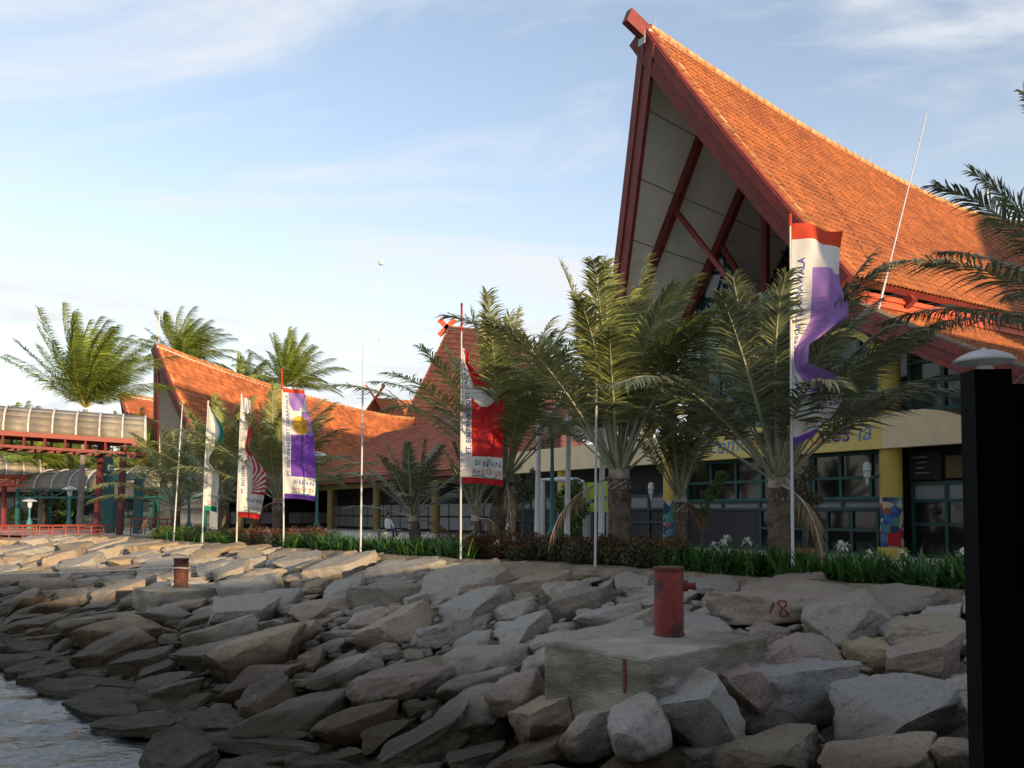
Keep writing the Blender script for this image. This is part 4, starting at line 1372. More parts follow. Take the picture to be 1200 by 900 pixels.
# ================================================================== PALMS
WIND = np.array([0.95, 0.18, 0.0])
def frond_arrays(base, az, elev, length, grav, wind, nl, ll, lw, phi0, phi1, fold, droop, stalk, r0, K=16, limp=0.0, lwind=.12):
    p = np.array(base, float); d = np.array([math.cos(elev) * math.cos(az), math.cos(elev) * math.sin(az), math.sin(elev)])
    ds = length / K
    P, D = [p.copy()], [d.copy()]
    for k in range(K):
        f = (k + 1) / K
        d = d + (np.array([0, 0, -grav]) + WIND * wind) * (f ** 1.35) / K * 2.2
        d /= np.linalg.norm(d)
        p = p + d * ds
        P.append(p.copy()); D.append(d.copy())
    P, D = np.array(P), np.array(D)
    # stalk: three-sided tapering rod
    up = np.array([0, 0, 1.0])
    side = np.cross(D, up); nn = np.linalg.norm(side, axis=1, keepdims=True)
    alt = np.array([-math.sin(az), math.cos(az), 0.0])
    side = np.where(nn < .15, alt, side / np.maximum(nn, 1e-6))
    if np.dot(side[0], side[-1]) < 0: pass
    for i in range(1, len(side)):
        if np.dot(side[i], side[i - 1]) < 0: side[i] = -side[i]
    u2 = np.cross(side, D)
    rr = r0 * (1 - .86 * np.linspace(0, 1, K + 1) ** .6) 
    rw = rr * np.where(np.linspace(0, 1, K + 1) < .16, 1.5 - 3 * np.linspace(0, 1, K + 1), 1.0)
    ring = [P + side * rw[:, None], P + u2 * (rr * .6)[:, None], P - side * rw[:, None], P - u2 * (rr * .6)[:, None]]
    V = [np.stack(ring, 1).reshape(-1, 3)]
    ii, jj = np.meshgrid(np.arange(K), np.arange(4), indexing='ij')
    qa = (ii * 4 + jj).ravel(); qb = (ii * 4 + (jj + 1) % 4).ravel()
    Q = [np.stack([qa, qb, qb + 4, qa + 4], 1)]; Tt = []
    # leaflets
    f = np.linspace(stalk, .995, nl)
    fi = f * K; i0 = np.minimum(fi.astype(int), K - 1); w = (fi - i0)[:, None]
    Pb = P[i0] * (1 - w) + P[i0 + 1] * w; Db = D[i0] * (1 - w) + D[i0 + 1] * w
    Sb = side[i0] * (1 - w) + side[i0 + 1] * w; Ub = np.cross(Sb, Db)
    g = (f - stalk) / (1 - stalk)
    ln = ll * (np.minimum(1, .35 + 2.6 * g) * np.clip(1.18 - .78 * g ** 1.6, .2, 1.1))
    phi = phi0 + (phi1 - phi0) * g
    n0 = K * 4 + 4
    for sg in (1, -1):
        l = ln * rng.uniform(.8, 1.12, nl)
        ph = phi + rng.normal(0, .10, nl); fo = fold + rng.normal(0, .14, nl)
        dr = Db * np.cos(ph)[:, None] + Sb * (sg * np.sin(ph) * np.cos(fo))[:, None] + Ub * (np.sin(ph) * np.sin(fo))[:, None]
        dr = dr + np.array([0, 0, -1.0]) * limp + WIND * lwind
        dr /= np.linalg.norm(dr, axis=1, keepdims=True)
        mid = Pb + dr * (l * .5)[:, None] + np.array([0, 0, -1.]) * (droop * l * .12)[:, None]
        tip = Pb + dr * l[:, None] + np.array([0, 0, -1.]) * (droop * l * .5)[:, None] + WIND * (lwind * .5 * l)[:, None]
        wv = np.cross(dr, Ub); wv /= np.maximum(np.linalg.norm(wv, axis=1, keepdims=True), 1e-6)
        wv = wv * .9 + Ub * rng.normal(0, .25, (nl, 1))
        b0 = Pb + wv * lw * .3; b1 = Pb - wv * lw * .3; m0 = mid + wv * lw * .5; m1 = mid - wv * lw * .5
        V.append(np.stack([b0, b1, m0, m1, tip], 1).reshape(-1, 3))
        a = n0 + np.arange(nl) * 5
        Q.append(np.stack([a, a + 1, a + 3, a + 2], 1)); Tt.append(np.stack([a + 2, a + 3, a + 4], 1))
        n0 += nl * 5
    mq = np.concatenate([np.ones(len(Q[0])), np.zeros(2 * nl)])
    return np.concatenate(V), np.concatenate(Q), np.concatenate(Tt), mq, np.zeros(2 * nl)

def trunk_mesh(mb, pts, rad, n=14, ring=.10, amp=.10, seed=0):
    "trunk with knobbly leaf-base rings"
    pts = [Vector(p) for p in pts]
    tot = sum((b - a).length for a, b in zip(pts, pts[1:]))
    steps = max(8, int(tot / (ring / 2)))
    vs, fs = [], []
    r_ = random.Random(seed)
    for i in range(steps + 1):
        f = i / steps * (len(pts) - 1); k = min(int(f), len(pts) - 2); w = f - k
        p = pts[k].lerp(pts[k + 1], w); R = rad[k] * (1 - w) + rad[k + 1] * w
        for j in range(n):
            a = 2 * math.pi * j / n
            kk = 1 + amp * (.7 if (i + j) % 2 else -.5) * (1 if i % 2 else .5) + amp * .5 * noise.noise((p.x + math.cos(a) * 3, p.y + math.sin(a) * 3, p.z * 5))
            vs.append((p.x + math.cos(a) * R * kk, p.y + math.sin(a) * R * kk, p.z))
    for i in range(steps):
        for j in range(n):
            a, b = i * n + j, i * n + (j + 1) % n
            fs.append((a, b, b + n, a + n))
    fs.append(tuple(range(steps * n, steps * n + n)))
    mb.add(vs, fs)

def palm(name, label, group, base, h, r, lean, nf, length, kind, seed, cat='palm tree', elev=(22, 84), wind=.10, grav=.55, nl=64, extra=None, lenvar=(.8, 1.06), az_bias=None):
    rs = random.Random(seed)
    rt = root(name, base, label, cat, group)
    b = Vector(base); top = b + Vector((lean[0], lean[1], h))
    mid = b.lerp(top, .5) + Vector((-lean[0] * .15, 0, 0))
    tm = MB()
    if kind == 'coco':
        trunk_mesh(tm, [b - Vector((0, 0, .2)), b + Vector((0, 0, .4)), mid, top], [r * 1.4, r * 1.1, r * .85, r * .75], 10, .3, .05, seed)
        tm.build('trunk', M['bark_lt'], rt, True)
    else:
        trunk_mesh(tm, [b - Vector((0, 0, .2)), b + Vector((0, 0, .15)), mid, top], [r * 1.12, r * 1.0, r * .92, r * .98], 14, .11, .13, seed)
        tm.build('trunk', M['bark'], rt, True)
        hm = MB(); trunk_mesh(hm, [top - Vector((0, 0, .25)), top + Vector((0, 0, .15)), top + Vector((0, 0, .55))], [r * .95, r * .86, r * .42], 12, .12, .12, seed + 1)
        hm.build('leaf_bases', M['husk'], rt, True)
    lm = {'date': M['leafP'], 'silver': M['leafS'], 'coco': M['leafC']}[kind]
    rm_ = M['rachC'] if kind == 'coco' else M['rachP']
    for i in range(nf):
        f = i / (nf - 1)
        az = i * 2.39996 + rs.uniform(-.25, .25)
        if az_bias is not None and rs.random() < az_bias[1]:
            az = az_bias[0] + rs.uniform(-.9, .9)
        el = RAD(elev[1] + (elev[0] - elev[1]) * f ** .85 + rs.uniform(-6, 6))
        ll = length * rs.uniform(*lenvar) * (1 - .12 * (1 - f))
        rad0 = r * (.30 if kind == 'coco' else .55)
        bp = top + Vector((math.cos(az) * rad0, math.sin(az) * rad0, .15 + .35 * (1 - f) * (.3 if kind == 'coco' else 1)))
        if kind == 'coco':
            FA = frond_arrays(bp, az, el, ll, grav * rs.uniform(.8, 1.2), wind, int(nl * 1.5), 1.45, .060, .95, .40, .10, .75, .12, .05, limp=.30, lwind=.42)
        else:
            FA = frond_arrays(bp, az, el, ll, grav * rs.uniform(.75, 1.2), wind, int(nl * 1.25), .88 * length / 4.6, .040, .98, .50, .25, .70, .27, .062, limp=.10, lwind=.14)
        mesh_fast('frond', FA[0], FA[1], FA[2], [lm, rm_], rt, FA[3], FA[4])
    if kind != 'coco':
        for i in range(1):
            az = rs.uniform(0, 6.28); bp = top + Vector((math.cos(az) * r * .8, math.sin(az) * r * .8, .05))
            FA = frond_arrays(bp, az, RAD(rs.uniform(-25, 5)), length * rs.uniform(.38, .55), 1.6, 0.05, 34, .45, .03, .7, .35, .1, 1.0, .18, .05, limp=.5)
            mesh_fast('dead_frond', FA[0], FA[1], FA[2], [M['leafD'], M['husk']], rt, FA[3], FA[4])
    return rt

def bed(px, back):       # a place in the planting bed, back metres behind its edge
    p = shore(t_at_px(px, -back), -back, .05)
    return (p.x, p.y, .05)
GP = 'date palms planted along the rock slope'
palm('date_palm', 'stocky date palm with tall arching crown behind the bare pole and dark hedge', GP, bed(727, 1.3), 2.05, .29, (-.03, 0), 36, 5.5, 'date', 11, elev=(44, 87), wind=.10, grav=1.05, nl=84)
palm('date_palm', 'dark wide date palm whose fronds hide the nearest purple banner', GP, bed(913, 1.35), 1.75, .25, (0, 0), 34, 5.0, 'silver', 12, elev=(34, 87), wind=.22, grav=.85, nl=84)
palm('date_palm', 'thin young palm in front of the painted column left of the welcome board', GP, bed(797, 3.6), 1.5, .19, (0, 0), 13, 2.8, 'date', 13, elev=(56, 86), wind=.12, grav=.9, nl=50)
palm('date_palm', 'date palm with leaning trunk beside the red banner', GP, bed(578, 1.6), 2.1, .27, (.35, .1), 26, 5.3, 'date', 14, elev=(40, 87), wind=.06, grav=.9, nl=74)
palm('date_palm', 'small silvery palm stump with few leaves close behind the red banner', GP, bed(560, 1.1), 1.0, .16, (-.05, 0), 8, 2.1, 'silver', 15, elev=(45, 85), wind=.1, grav=.6, nl=36)
palm('date_palm', 'small dark green palm in the sunlit lily bed', GP, bed(488, 2.0), .95, .20, (-.1, 0), 18, 2.7, 'silver', 16, elev=(22, 86), wind=.05, grav=.6, nl=50)
palm('date_palm', 'sunlit date palm behind the purple banner with the gold emblem', GP, bed(326, 1.8), 1.6, .24, (0, 0), 28, 4.8, 'date', 17, elev=(26, 85), wind=.18, grav=.8, nl=70)
palm('date_palm', 'date palm between the green and the red rayed banners', GP, bed(262, 2.0), 1.8, .24, (0, 0), 28, 4.8, 'date', 18, elev=(26, 85), wind=.06, grav=.85, nl=64)
palm('date_palm', 'date palm nearest the red posts of the footbridge', GP, bed(206, 2.4), 1.3, .24, (0, 0), 28, 4.6, 'date', 19, elev=(20, 84), wind=.02, grav=.85, nl=64)
# palm whose crown leans in beside the black panel
palm('date_palm', 'date palm whose fronds hang in from beyond the black panel', GP, (10.75, 15.2, .05), 4.1, .28, (.1, 0), 30, 4.8, 'silver', 20, elev=(15, 86), wind=.10, grav=.62, nl=80)

GC = 'coconut palms behind the halls'
def coco(px, py, Y, nf, length, seed, label, wind=.55, lean=(0, 0), r=.22, group=GC, elev=(8, 87), grav=.70):
    c = at(px, py, Y)
    palm('coconut_palm', label, group, (c.x - lean[0], c.y - lean[1], 0), c.z, r, lean, nf, length, 'coco', seed, elev=elev, wind=wind, grav=grav, nl=64)
coco(100, 480, 62, 44, 7.6, 31, 'big windblown coconut palm standing over the footbridge canopy', .42, (.2, 0), elev=(30, 89), grav=.5)
coco(212, 425, 92, 36, 6.6, 32, 'coconut palm right behind the prow of the lower hall', .6)
coco(336, 455, 92, 36, 7.0, 33, 'coconut palm rising behind the purple banner with the gold emblem', .15)
coco(284, 462, 98, 16, 5.0, 34, 'smaller pale coconut palm behind the lower hall ridge', .2)
coco(50, 548, 66, 18, 3.8, 35, 'short coconut palm under the end of the footbridge canopy', .1, group=None)
coco(20, 525, 84, 20, 5.0, 38, 'far coconut palm behind the second canopy', .2, group=None)
coco(160, 545, 74, 18, 5.0, 36, 'low coconut palm behind the teal gateway', .2, group=None)

# ------------------------------------------------------------------ shrubs, hedge and lilies
def leaf_cloud(name, cells, nleaf, size, mats, parent=None, seed=1, redtop=0.0):
    "loose leaves spread through lumps; cells: (centre, rx, ry, rz)"
    r = np.random.default_rng(seed)
    V = []; mi = []
    vol = np.array([c[1] * c[2] * c[3] for c in cells]) ** .75; vol /= vol.sum()
    for c, n in zip(cells, r.multinomial(nleaf, vol)):
        d = r.normal(0, 1, (n, 3)); d /= np.linalg.norm(d, axis=1, keepdims=True)
        rad = r.uniform(.35, 1.06, (n, 1)) ** .6
        p = np.array(c[0]) + d * rad * np.array(c[1:4])
        nn = d + r.normal(0, .7, (n, 3)); nn /= np.linalg.norm(nn, axis=1, keepdims=True)
        a = np.cross(nn, r.normal(0, 1, (n, 3))); a /= np.linalg.norm(a, axis=1, keepdims=True)
        b = np.cross(nn, a); s = size * r.uniform(.6, 1.3, (n, 1))
        V.append(np.stack([p - a * s, p + b * s * .42, p + a * s, p - b * s * .42], 1))
        top = (d[:, 2] > .35) & (r.random(n) < redtop)
        mi.append(top.astype(int))
    V = np.concatenate(V).reshape(-1, 3); mi = np.concatenate(mi)
    Fq = np.arange(len(V)).reshape(-1, 4)
    return mesh_np(name, V, Fq, mats, parent, False, mi.tolist())

def hedge(px0, px1, s0, s1, h, nleaf, mats, label, seed, redtop=.5, size=.042):
    t0, t1 = t_at_px(px0, s0), t_at_px(px1, s0)
    t0, t1 = min(t0, t1), max(t0, t1)
    r = random.Random(seed); cells = []
    n = int((t1 - t0) * 5)
    for i in range(n):
        t = r.uniform(t0, t1); s = r.uniform(s0, s1); hh = h * r.uniform(.62, 1.08)
        p = shore(t, s); cells.append(((p.x, p.y, hh * .52), r.uniform(.28, .48), r.uniform(.28, .48), hh * .52))
    o = leaf_cloud('hedge', cells, nleaf, size, mats, None, seed, redtop)
    tag(o, label, 'hedge', kind='stuff')
hedge(585, 836, -1.5, -.25, .74, 46000, [M['hedge'], M['hedge_red']], 'dark hedge with rusty red shoots below the bare pole', 41, .35)
hedge(300, 408, -1.6, -.3, .80, 14000, [M['hedge'], M['hedge_red']], 'sunlit reddish hedge below the purple banner with the gold emblem', 42, .7)
hedge(212, 302, -1.7, -.2, .70, 11000, [M['bush'], M['bush']], 'bright green low hedge near the footbridge', 43, 0)
hedge(508, 545, -2.6, -1.9, .62, 3500, [M['bush'], M['hedge_red']], 'short clipped hedge with orange top behind the lilies', 44, .8)

def lily_bed(px0, px1, s0, s1, nclump, h, label, seed, flowers):
    t0, t1 = sorted((t_at_px(px0, s0), t_at_px(px1, s0)))
    r = np.random.default_rng(seed)
    rt = root('lily_bed', shore((t0 + t1) / 2, (s0 + s1) / 2, .05)[:], label, 'flower bed')
    V, Fq = [], []
    nV = 0
    for c in range(nclump):
        p = np.array(shore(r.uniform(t0, t1), r.uniform(s0, s1), .05)[:])
        for k in range(16):
            az = r.uniform(0, 2 * math.pi); el = r.uniform(.45, 1.35); L = h * r.uniform(.8, 1.35); w = r.uniform(.022, .036)
            d = np.array([math.cos(az) * math.cos(el), math.sin(az) * math.cos(el), math.sin(el)])
            sd = np.array([-math.sin(az), math.cos(az), 0]); q = p.copy() + r.normal(0, .05, 3) * np.array([1, 1, 0])
            for j in range(5):
                f = j / 4; ww = w * (1 - f ** 2.2) + .002
                V.append(q + sd * ww); V.append(q - sd * ww)
                d = d + np.array([0, 0, -.34]) * (f + .25); d /= np.linalg.norm(d); q = q + d * L / 4
            for j in range(4):
                a = nV + j * 2; Fq.append((a, a + 1, a + 3, a + 2))
            nV += 10
    o = mesh_np('strap_leaves', V, Fq, M['lily'], rt, True); o['kind'] = 'stuff'
    for (px, py) in flowers:
        tt = t_at_px(px, (s0 + s1) / 2); b = shore(tt, (s0 + s1) / 2 + .1, .05); c = at(px, py, b.y)
        mb = MB(); mb.tube([b, Vector((b.x, b.y, b.z)).lerp(c, .6), c], .012, 5); st = mb.build('flower_stem', M['lily'], rt)
        mb = MB()
        for k in range(26):
            az = random.uniform(0, 6.28); el = random.uniform(-.5, 1.4); l = random.uniform(.10, .17)
            d = Vector((math.cos(az) * math.cos(el), math.sin(az) * math.cos(el), math.sin(el))); sd = d.cross(Vector((.1, .2, 1))).normalized()
            m_ = c + d * l * .55; e_ = c + d * l + Vector((0, 0, -.05))
            mb.add([c, m_ + sd * .022, e_, m_ - sd * .022], [(0, 1, 2, 3)])
        mb.build('flower_head', M['petal'], st)
    return rt
lily_bed(815, 1210, -1.35, .02, 230, .54, 'dark green spider lilies in shade under the welcome board', 51,
         [(836, 640), (848, 636), (852, 632), (876, 634), (990, 641), (985, 639), (1058, 648), (1128, 648), (1020, 650), (815, 660)])
lily_bed(362, 590, -1.25, -.05, 230, .50, 'sunlit spider lilies with white flowers around the bare left poles', 52,
         [(428, 631), (432, 629), (452, 627), (468, 630), (470, 628), (501, 627), (507, 629), (548, 630), (556, 626), (560, 629), (583, 637), (603, 631)])
lily_bed(212, 300, -1.1, -.1, 40, .42, 'small lily patch at the end of the bed by the footbridge', 53, [])

# ------------------------------------------------------------------ poles and banners
def pole_curve(px, py0, py1, bend=0.0, back=0.0, r=.028, base_z=0.0):
    b = shore(t_at_px(px, -back), -back, base_z)
    top = at(px + bend, py1, b.y)
    return b, top
def flag_grid(fn, nu, nv):
    V = [fn(i / nu, j / nv)[:] for j in range(nv + 1) for i in range(nu + 1)]
    Fq = [(j * (nu + 1) + i, j * (nu + 1) + i + 1, (j + 1) * (nu + 1) + i + 1, (j + 1) * (nu + 1) + i) for j in range(nv) for i in range(nu)]
    return V, Fq
LETTER_INKS = ['ink_green', 'ink_red', 'ink_purple', 'ink_orange', 'ink_blue', 'ink_sky']
def banner(px, py_top, py_base, fy0, fy1, width, label, design, shape, seed, yaw=0.0, bend=0.0, text=True):
    "pole with a tall banner; fy0..fy1 are the cloth's top and bottom rows"
    b, top = pole_curve(px, py_base, py_top, bend)
    pr = root('banner_pole', b[:], 'slim pole carrying the ' + design['short'], 'flagpole', 'banner poles along the rocks')
    def along(z):
        f = (z - b.z) / (top.z - b.z); f = max(f, 0)
        return Vector((b.x + (top.x - b.x) * f ** 1.6, b.y, z))
    mb = MB(); zs = np.linspace(b.z - .3, top.z, 12)
    mb.tube([along(z) for z in zs], [.032 - .014 * i / 11 for i in range(12)], 8); mb.build('pole', M['panel_w'], pr, True)
    z0 = at(px, fy1, b.y).z; z1 = at(px, fy0, b.y).z; H = z1 - z0
    tipm = MB(); tipm.tube([along(max(z1 - .05, top.z - .75)), along(top.z) + Vector((0, 0, .02))], .03, 7)
    tipm.build('tip_sleeve', M[design.get('tip', 'f_orange')], pr)
    ph = seed * 1.7
    ax = Vector((math.cos(yaw), math.sin(yaw), 0)); nx = Vector((math.sin(yaw), -math.cos(yaw), 0))
    def surf(u, v, off=0.0):
        "u from the pole outwards, v upwards, 0..1"
        z = z0 + v * H
        w = width * shape(v)
        p = along(z)
        wob = (.14 * math.sin(3.6 * u + 6.0 * v + ph) + .07 * math.sin(10 * v + 6.2 * u + ph * 2) + .045 * math.sin(17 * v - 11 * u + ph) + .02 * math.sin(31 * v + 13 * u)) * u ** .6
        sagz = -.10 * u * u * (1 - v) + design.get('lift', 0) * u ** 1.5 * (1 - v) ** 2 - .22 * u ** 2 * max(0, v - .6)
        return p + ax * (w * u + .03) + nx * (wob * 1.15 + off) + Vector((0, 0, sagz))
    nu, nv = 26, 110
    V, Fq = flag_grid(surf, nu, nv)
    keys = design['mats']; mi = []
    for j in range(nv):
        for i in range(nu):
            mi.append(keys.index(design['fn']((i + .5) / nu, (j + .5) / nv)))
    fl = root('banner', b[:], label, 'banner', 'tall vertical banners on poles')
    cl = mesh_np('cloth', V, Fq, [M[k] for k in keys], fl, True, mi)
    ratio = H / width
    def put(body, ink, u0, v0, size_u, vertical, name='lettering', bold=.0):
        Vt, Ft = text_mesh(body, 1.0, bold=bold)
        W2 = []
        for x, y, _ in Vt:
            if vertical: u, v = u0 - y * size_u, v0 + x * size_u / ratio
            else: u, v = u0 + x * size_u, v0 + y * size_u / ratio
            W2.append(surf(u, v, .008)[:])
        mesh_np(name, W2, Ft, M[ink], cl)
    if text:
        vt = design.get('vtext', ('PT. BINTAN RESORT CAKRAWALA', .20, .205))
        put(vt[0], 'ink_blue', vt[2], vt[1], .165, True, bold=.012)
        for row, (wd, v_) in enumerate((('BiNTaN', .135), ('ReSOrTs', .068))):
            x = .30 if row == 0 else .24
            for k, chh in enumerate(wd):
                put(chh, LETTER_INKS[(k * 2 + row * 3) % 6], x, v_ + .006 * math.sin(k * 2.3), .185 if row == 0 else .19, False, bold=.012)
                x += (.085 if chh in 'i' else .108)
        wv = MB(); pts_ = [(.24 + .6 * i / 12, .052 + .007 * math.sin(i * .55)) for i in range(13)]
        for (u0, v0), (u1, v1) in zip(pts_, pts_[1:]):
            wv.quad(surf(u0, v0 - .004, .009), surf(u1, v1 - .004, .009), surf(u1, v1 + .004, .009), surf(u0, v0 + .004, .009))
        wv.build('green_wave', M['ink_green'], cl)
    return surf
def d_purple(u, v):
    if v < .035: return 'f_purple'
    if v > .93: return 'f_orange'
    if v < .19 or u < .24: return 'f_white'
    if v > .80: return 'f_white'
    return 'f_lilac' if u > .36 else 'f_white'
banner(928, 252, 672, 262, 522, 1.06, 'purple and white banner with orange red top flying beside the dark wide palm', dict(mats=['f_white', 'f_purple', 'f_orange', 'f_lilac'], fn=d_purple, short='banner with the orange red top', lift=.5),
       lambda v: (.62 + .38 * math.sin(min(1, v / .16) * math.pi / 2)) if v < .24 else (max(.22, 1 - (v - .24) * 9) if v < .42 else min(1.0, .22 + (v - .42) * 5.5)), 1, yaw=.12, bend=-2)
def d_red(u, v):
    if v < .045: return 'f_red'
    if v < .20 or u < .24: return 'f_white'
    e = .62 + .06 * math.cos(u * 6)
    if v < e: return 'f_red'
    if v < e + .02: return 'f_white'
    if v > .72 and u > .45: return 'f_red'
    return 'f_white' if (u < .4 or v < .72) else 'f_orange'
banner(540, 356, 652, 408, 566, 1.12, 'red and white banner hanging between the leaning palm and the lilies', dict(mats=['f_white', 'f_red', 'f_orange'], fn=d_red, short='red and white banner', tip='f_red', vtext=('PT. BINTAN RESORT CAKRAWALA', .215, .205)),
       lambda v: 1.0 if v < .62 else max(.14, 1.0 - (v - .62) * 3.0), 2, yaw=-.08, bend=1)
def d_gold(u, v):
    if v < .045: return 'f_purple'
    if v > .965: return 'f_orange'
    if v < .20 or u < .24: return 'f_white'
    dx, dy = (u - .60) * .9, (v - .67) * 3.2
    if dx * dx + dy * dy < .075: return 'f_gold'
    if v < .58: return 'f_purple'
    if v > .80 and u > .15 and (v - .80) * 3 + .1 > abs(u - .5): return 'f_lilac'
    return 'f_white' if u < .72 or v > .8 else 'f_lilac'
banner(333, 432, 645, 455, 584, 1.12, 'purple and white banner with a gold emblem in the sun', dict(mats=['f_white', 'f_purple', 'f_orange', 'f_gold', 'f_lilac'], fn=d_gold, short='banner with the gold emblem', tip='f_orange'),
       lambda v: .95 if v < .5 else .95 - (v - .5) * .55, 3, yaw=.1, bend=-3)
def d_ray(u, v):
    if v < .045: return 'f_red'
    if v < .20 or u < .22: return 'f_white'
    if v > .9: return 'f_white'
    a = math.atan2(v * 3.6 - .75, u - .25)
    if v < .52: return 'f_red' if (int(a * 11) % 2 == 0 and u > .5) else 'f_white'
    return 'f_red' if u > .6 and v < .85 else 'f_white'
banner(278, 462, 641, 466, 606, .98, 'white banner with red sun rays near the reddish hedge', dict(mats=['f_white', 'f_red'], fn=d_ray, short='banner with red sun rays', tip='f_white'),
       lambda v: (.80 + .2 * min(1, v * 4)) if v < .40 else (max(.30, 1.0 - (v - .40) * 4.0) if v < .62 else .30 + .30 * math.sin((v - .62) * 8.2) * (1 - v) * 2), 4, yaw=.25, bend=5)
def d_green(u, v):
    if v < .045: return 'f_green'
    if u > .72 and v > .6: return 'f_green'
    return 'f_white'
banner(238, 470, 640, 476, 598, .78, 'narrow white banner with green edge beside the footbridge palms', dict(mats=['f_white', 'f_green'], fn=d_green, short='narrow green edged banner', tip='f_white'),
       lambda v: .66 if v < .36 else (max(.14, .66 - (v - .36) * 5) if v < .52 else .14 + .70 * max(0, math.sin((v - .52) / .48 * math.pi)) ** 1.3), 5, yaw=.4, bend=6)
def bare_pole(px, py_top, py_base, label, lean, wire=False):
    b, top = pole_curve(px, py_base, py_top, lean)
    pr = root('bare_pole', b[:], label, 'pole', 'bare poles along the rocks')
    mb = MB(); mb.tube([b - Vector((0, 0, .3)), b.lerp(top, .5), top], [.032, .028, .024], 8); mb.build('pole', M['panel_w'], pr, True)
    if wire:
        mb = MB(); mb.tube([top - Vector((0, 0, .02)), top + Vector((-.05, 0, .22)), top + Vector((-.12, 0, .42))], .007, 5); mb.build('whip_tip', M['steel'], pr)
    mb = MB(); mb.box(b + Vector((0, 0, -.02)), .34, .34, .14); mb.build('footing', M['conc'], pr)
bare_pole(697, 318, 668, 'bare steel pole standing before the stocky palm', 3, True)
bare_pole(423, 402, 648, 'bare steel pole in the sunlit lilies', 3)
bare_pole(204, 472, 640, 'bare thin pole by the footbridge posts', 10)

# white flagpoles with national flags on the plaza
def flagpole(px, ptop, Y, label, flag):
    b = at(px, 628, Y); top = at(px + 3, ptop, Y)
    pr = root('white_flagpole', (b.x, b.y, 0), label, 'flagpole', 'white flagpoles on the plaza')
    mb = MB(); mb.tube([(b.x, b.y, 0), (top.x, top.y, top.z)], [.10, .075], 12); mb.build('pole', M['white'], pr, True)
    mb = MB(); mb.lathe(top, [(.07, 0), (.09, .05), (.05, .12)], 10); mb.build('finial', M['white'], pr, True)
    if flag:
        f0, f1, wd, red = flag
        z1 = at(px, f0, Y).z; z0 = at(px, f1, Y).z
        def sf(u, v):
            return Vector((top.x + .10 + wd * u, top.y + .10 * math.sin(u * 6 + v * 2) * u, z0 + (z1 - z0) * v - .25 * u * u + .05 * math.sin(u * 8)))
        V, Fq = flag_grid(sf, 18, 16)
        fl = tag(mesh_np('national_flag', V, Fq, [M['f_white'], M['f_red']], None, True, [1 if (j >= 8) == red else 0 for j in range(16) for i in range(18)]),
                 'red and white flag on ' + ('the tall white flagpole' if px < 690 else 'the white flagpole nearest the stocky palm'), 'flag', 'national flags on the plaza')
flagpole(629, 470, 29, 'white flagpole left of the teal street lamp', None)
flagpole(664, 474, 27.5, 'tall white flagpole right of the teal street lamp', (476, 516, 1.35, True))
flagpole(704, 462, 26, 'white flagpole nearest the stocky palm', (468, 506, 1.0, True))

# street lamps with flat dome hats
def street_lamp(px, py_dome, Y, label, dome_m, scale=1.0):
    d = at(px, py_dome, Y); h = d.z
    b = Vector((d.x, d.y, 0))
    rt = root('street_lamp', b[:], label, 'street lamp', 'street lamps with dome hats')
    mb = MB(); mb.lathe(b, [(.19, 0), (.19, .62), (.15, .68), (.13, .78)], 8); mb.build('pedestal', M['teal_lt'], rt)
    mb = MB(); mb.lathe(b, [(.085, .75), (.06, h * .5), (.05, h - .62), (.09, h - .60), (.09, h - .55)], 12); mb.build('post', M['teal_lt'], rt, True)
    mb = MB(); mb.lathe(b, [(.10, h - .54), (.15, h - .40), (.16, h - .22), (.10, h - .12)], 14); mb.build('lantern', M['panel_w'], rt, True)
    R = .50 * scale
    mb = MB(); mb.lathe(b, [(R * .30, h - .16), (R * .98, h - .10), (R, h - .07), (R * .85, h), (R * .5, h + .08), (R * .12, h + .12), (.02, h + .16)], 28); mb.build('dome_hat', dome_m, rt, True)
street_lamp(647, 492, 26.5, 'teal street lamp between the white flagpoles', M['dome'])
street_lamp(372, 533, 40, 'teal street lamp behind the purple banner with the gold emblem', M['dome'], 1.0)
street_lamp(1153, 418, 15.2, 'street lamp whose grey dome shows over the black panel', M['dome'])
street_lamp(222, 560, 44, 'teal street lamp between the green banner and the hedge', M['dome'])
street_lamp(82, 572, 60, 'small far street lamp behind the footbridge rail', M['dome'])
street_lamp(35, 586, 62, 'far street lamp next to the short coconut palm', M['dome'])

# lime green shade sail frame and white pipe hoop on the plaza
lm_ = at(700, 585, 34)
rt = root('lime_kiosk', (lm_.x, lm_.y, 0), 'lime green kiosk panels behind the white flagpoles', 'kiosk')
mb = MB(); mb.prism([at(687, 566, 34), at(716, 563, 34), at(716, 580, 34), at(690, 586, 34)], Vector((0, .06, 0))); mb.build('upper_panel', M['lime'], rt)
mb = MB(); mb.prism([at(686, 596, 34), at(698, 588, 34), at(719, 586, 34), at(715, 601, 34), at(690, 599, 34)], Vector((0, .3, 0))); mb.build('lower_panel', M['lime'], rt)
mb = MB(); mb.tube([(lm_.x - .3, lm_.y + .1, 0), (lm_.x - .3, lm_.y + .1, 2.4)], .05, 8); mb.tube([(lm_.x + .4, lm_.y + .1, 0), (lm_.x + .4, lm_.y + .1, 2.4)], .05, 8); mb.build('frame', M['steel'], rt)
mb = MB(); hp = [at(636, 562, 36), at(660, 562, 35), at(676, 563, 34.3), at(683, 566, 34), at(686, 574, 34)]; hp.append(Vector((hp[-1].x, hp[-1].y, 0)))
hp.insert(0, Vector((hp[0].x, hp[0].y, 0)))
mb.tube(hp, .11, 10); tag(mb.build('pipe_hoop', M['panel_w'], None, True), 'white bent pipe arch beside the lime green kiosk', 'pipe arch')

